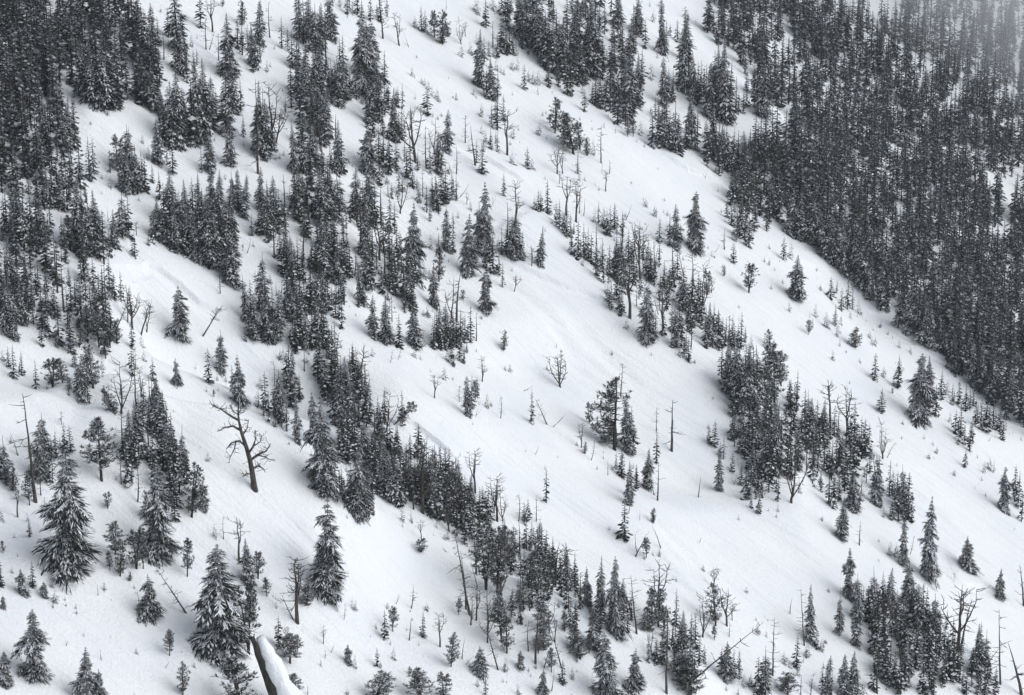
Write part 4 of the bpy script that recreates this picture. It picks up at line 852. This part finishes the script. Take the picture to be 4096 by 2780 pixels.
def inside(poly, x, y):
    r_ = np.zeros(x.shape, bool); n = len(poly)
    for i in range(n):
        (x1, y1), (x2, y2) = poly[i], poly[(i + 1) % n]
        c = ((y1 > y) != (y2 > y)) & (x < (x2 - x1) * (y - y1) / (y2 - y1 + 1e-9) + x1)
        r_ ^= c
    return r_
def scatter(polys, holes, n, seed):
    """feet of trees on the ground, thinned so that no two stand closer than the spacing"""
    g = np.random.default_rng(seed)
    P = np.array([p for q in polys for p in q])
    x = g.uniform(P[:, 0].min(), P[:, 0].max(), n); y = g.uniform(P[:, 1].min(), P[:, 1].max(), n)
    ok = np.zeros(n, bool)
    jx = x + 34 * vnoise(x / 21, y / 27) + g.normal(0, 7, n); jy = y + 34 * vnoise(x / 24 + 40, y / 22) + g.normal(0, 5, n)
    for q in polys: ok |= inside(q, jx, jy)
    for q in holes: ok &= ~inside(q, x, y)
    return x[ok], y[ok]
def wood(name, label, cat, polys, holes, n, seed, hmin, hmax, extra=(), gap=1.6):
    W = Wood(); g = random.Random(seed)
    x, y = scatter(polys, holes, n, seed)
    hx, hy, hd = hit(x * 4, y * 4, height)
    hz_ = height(hx, hy); cells = {}; cnt = 0
    for a, b2, z, d in zip(hx, hy, hz_, hd):
        key = (int(a / gap), int(b2 / gap))
        if key in cells: continue
        cells[key] = 1
        H = g.uniform(hmin, hmax) * (1.08 if g.random() < .7 else .66); q = H * g.uniform(.85, 1.3)
        W.add(g.choice(LOWA), (a, b2, z - .15), q, H, g.random() * 6.28); cnt += 1
    for t in extra:
        rr = (t['ratio'] or g.uniform(.26, .34)) / .25
        W.add(g.choice(LOWA), (t['x'], t['y'], t['z'] - .1), t['H'] * rr, t['H'], g.random() * 6.28)
    print("WOOD", name, cnt, len(extra), "polys", sum(len(s_) for s_ in W.S))
    W.build(name, label, cat, name != 'small_firs')

UL = [[(-160, -90), (285, -90), (300, 60), (372, 190), (366, 255), (300, 238), (265, 245), (205, 232), (148, 190), (120, 215), (165, 330), (150, 420), (-160, 430)]]
wood("dense_forest", "dense dark snow-dusted forest filling the upper left corner", "forest", UL, [[(20, 150), (60, 165), (70, 200), (30, 195)], [(180, 60), (215, 75), (230, 120), (190, 100)], [(70, 280), (110, 300), (115, 345), (75, 330)]], 950, 21, 7.5, 12.5)
LL = [[(-160, 420), (150, 390), (235, 420), (190, 480), (250, 600), (300, 660), (320, 760), (230, 850), (150, 800), (40, 740), (-160, 690)]]
wood("mixed_wood", "mixed snowy firs crowding the left edge of the slope", "forest", LL, [[(0, 620), (30, 620), (30, 680), (0, 680)]], 230, 22, 5, 9)
RF = [[(1600, -110), (2520, -110), (2520, 1150), (2340, 985), (2200, 880), (2100, 790), (2040, 715), (1950, 640), (1850, 560), (1770, 490), (1660, 430), (1690, 330), (1790, 330), (1800, 270), (1710, 215), (1670, 120), (1610, 70)]]
RH = [[(1945, -30), (2048, -30), (2046, 48), (1962, 52)], [(1778, 60), (1800, 60), (1802, 130), (1782, 150)], [(1740, 270), (1800, 280), (1795, 345), (1750, 330)],
      [(2185, 355), (2205, 350), (2330, 460), (2330, 500)], [(1905, 480), (1945, 485), (1930, 505), (1905, 500)], [(2270, 400), (2290, 410), (2300, 560), (2280, 560)],
      [(2130, 640), (2150, 640), (2145, 700), (2130, 700)], [(2060, 150), (2085, 160), (2085, 205), (2062, 195)]]
wood("far_forest", "far dense misty forest of frosted firs across the upper right", "forest", RF, RH, 5200, 23, 8, 13.5, gap=1.75)
TC = [[(1130, -60), (1330, -60), (1400, 60), (1440, 200), (1430, 300), (1390, 240), (1260, 185), (1190, 130), (1130, 60)]]
wood("upper_wood", "clump of dark firs hanging down from the top centre", "forest", TC, [], 180, 24, 7, 11)
gf = random.Random(77)                                # firs too small or too hidden to tell apart, standing between those of the bands
NX = np.array([t['X'] for t in trees if t['k'] in 'fw']); NY = np.array([t['Y'] for t in trees if t['k'] in 'fw'])
comp = []
for t in trees:
    if t['k'] == 'f' and t['h'] > 180:
        nb = int((np.hypot(NX - t['X'], (NY - t['Y']) * .8) < 210).sum())
        for _ in range(2 if nb > 6 else 1 if nb > 3 else 0):
            if gf.random() < .8: comp.append((t['X'] + gf.uniform(-75, 75), t['Y'] + gf.uniform(-90, 40), t['h'] * gf.uniform(.5, .95)))
for j_, (poly, n_, h0, h1) in enumerate(BANDS):
    bx_, by_ = scatter([poly], [], n_ * 3, 90 + j_)
    comp += [(a * 4, b2 * 4, gf.uniform(h0, h1)) for a, b2 in zip(bx_[:n_], by_[:n_])]
cx, cy, cd = hit(np.array([c[0] for c in comp]), np.array([c[1] for c in comp]), height)
cz = height(cx, cy)
for c, a, b2, z, d in zip(comp, cx, cy, cz, cd):
    leftover.append(dict(x=a, y=b2, z=z, H=c[2] * px_size * d, ratio=None))
tuft = Wood(); SMALLA = [tuple(arr(p) for p in m_) for m_ in SMALL]
tx_, ty_ = [], []
for t in trees:
    if gf.random() < .28 and t['X'] > 300:
        a_ = gf.random() * 6.28; r_ = gf.uniform(90, 330); tx_.append(t['X'] + r_ * math.cos(a_)); ty_.append(t['Y'] + r_ * .8 * math.sin(a_))
ax_, ay_, ad_ = hit(np.array(tx_), np.array(ty_), height); az_ = height(ax_, ay_)
for a, b2, z, d in zip(ax_, ay_, az_, ad_):
    h_ = gf.uniform(.5, 1.5); tuft.add((([], [], []),) + gf.choice(SMALLA)[1:], (a, b2, z - .1 * h_), h_ * gf.uniform(1, 1.5), h_, gf.random() * 6.28, False)
tuft.build("buried_seedlings", "scattered tips of buried seedlings poking through the snow", "seedlings")
wood("small_firs", "smallest snow-flecked firs filling the gaps of the tree bands", "firs", [[(0, 0), (1, 0), (1, 1)]], [], 0, 25, 5, 8, leftover)

# ------------------------------------------------------------------ the snow-capped leaning trunk in the foreground
bx, by, bd = hit(np.array([2324 + 240.0]), np.array([4731 + 1760.0]), height)
tx, ty, td = hit(np.array([2324 - 10.0]), np.array([4731 + 1330.0]), height)
bx, by, bz = bx[0], by[0], float(height(bx, by)[0])
u_ = 2 * math.tan(FOV / 2) / W9 * bd[0]
root = bpy.data.objects.new("fallen_trunk", None); COL.objects.link(root); root.location = (bx, by, bz)
root['label'] = 'dark broken trunk leaning in the foreground with a thick snow cap'; root['category'] = 'dead trunk'
mb = MB(); R = random.Random(9)
topx, topz = -250 * u_, 760 * u_
pts = []; rad = []
for i in range(11):
    q = i / 10
    pts.append((topx * q + R.uniform(-.06, .06), R.uniform(-.05, .05), -0.4 + (topz + .4) * q)); rad.append((60 - 36 * q) * u_ * R.uniform(.85, 1.15))
mb.tube(pts, rad, 8)
for q, s_ in ((.25, 1), (.5, -1), (.7, 1)):
    p = pts[int(q * 10)]; mb.tube([p, (p[0] + .5 * s_, p[1] - .3, p[2] + .25)], [.14, .06], 5)
o = bpy.data.objects.new("trunk", mb.mesh("trunk", MAT['bark'], True)); COL.objects.link(o); o.parent = root
mb = MB(); n = 12; rings = []
for i in range(n):
    q = i / (n - 1)
    c = (topx * (.04 + .96 * q) + (120 - 55 * q) * u_, 0.5, topz * (.02 + .98 * q) + 10 * u_ * math.sin(q * 5))
    r1 = (112 - 62 * q) * u_ * math.sin(min(1, (1.06 - q) * 5 + .15) * 1.57) * (1 + .13 * math.sin(q * 13) + .08 * math.sin(q * 31 + 1) + R.uniform(-.06, .06))
    for k in range(12):
        a = 6.283 * k / 12
        w_ = 1 + .07 * math.sin(k * 2.1 + q * 9)
        rings.append((c[0] + math.cos(a) * r1 * w_, c[1] + math.sin(a) * r1 * 1.1, c[2] + math.cos(a) * r1 * .42 * w_))
fs = [(i * 12 + k, i * 12 + (k + 1) % 12, (i + 1) * 12 + (k + 1) % 12, (i + 1) * 12 + k) for i in range(n - 1) for k in range(12)]
fs.append(tuple(range((n - 1) * 12, n * 12)))
mb.add(rings, fs)
o = bpy.data.objects.new("snow_cap", mb.mesh("snow_cap", MAT['snow'], True)); COL.objects.link(o); o.parent = root
print("TREES", len(trees), {k: v for k, v in seen.items()}, "left over", len(leftover))
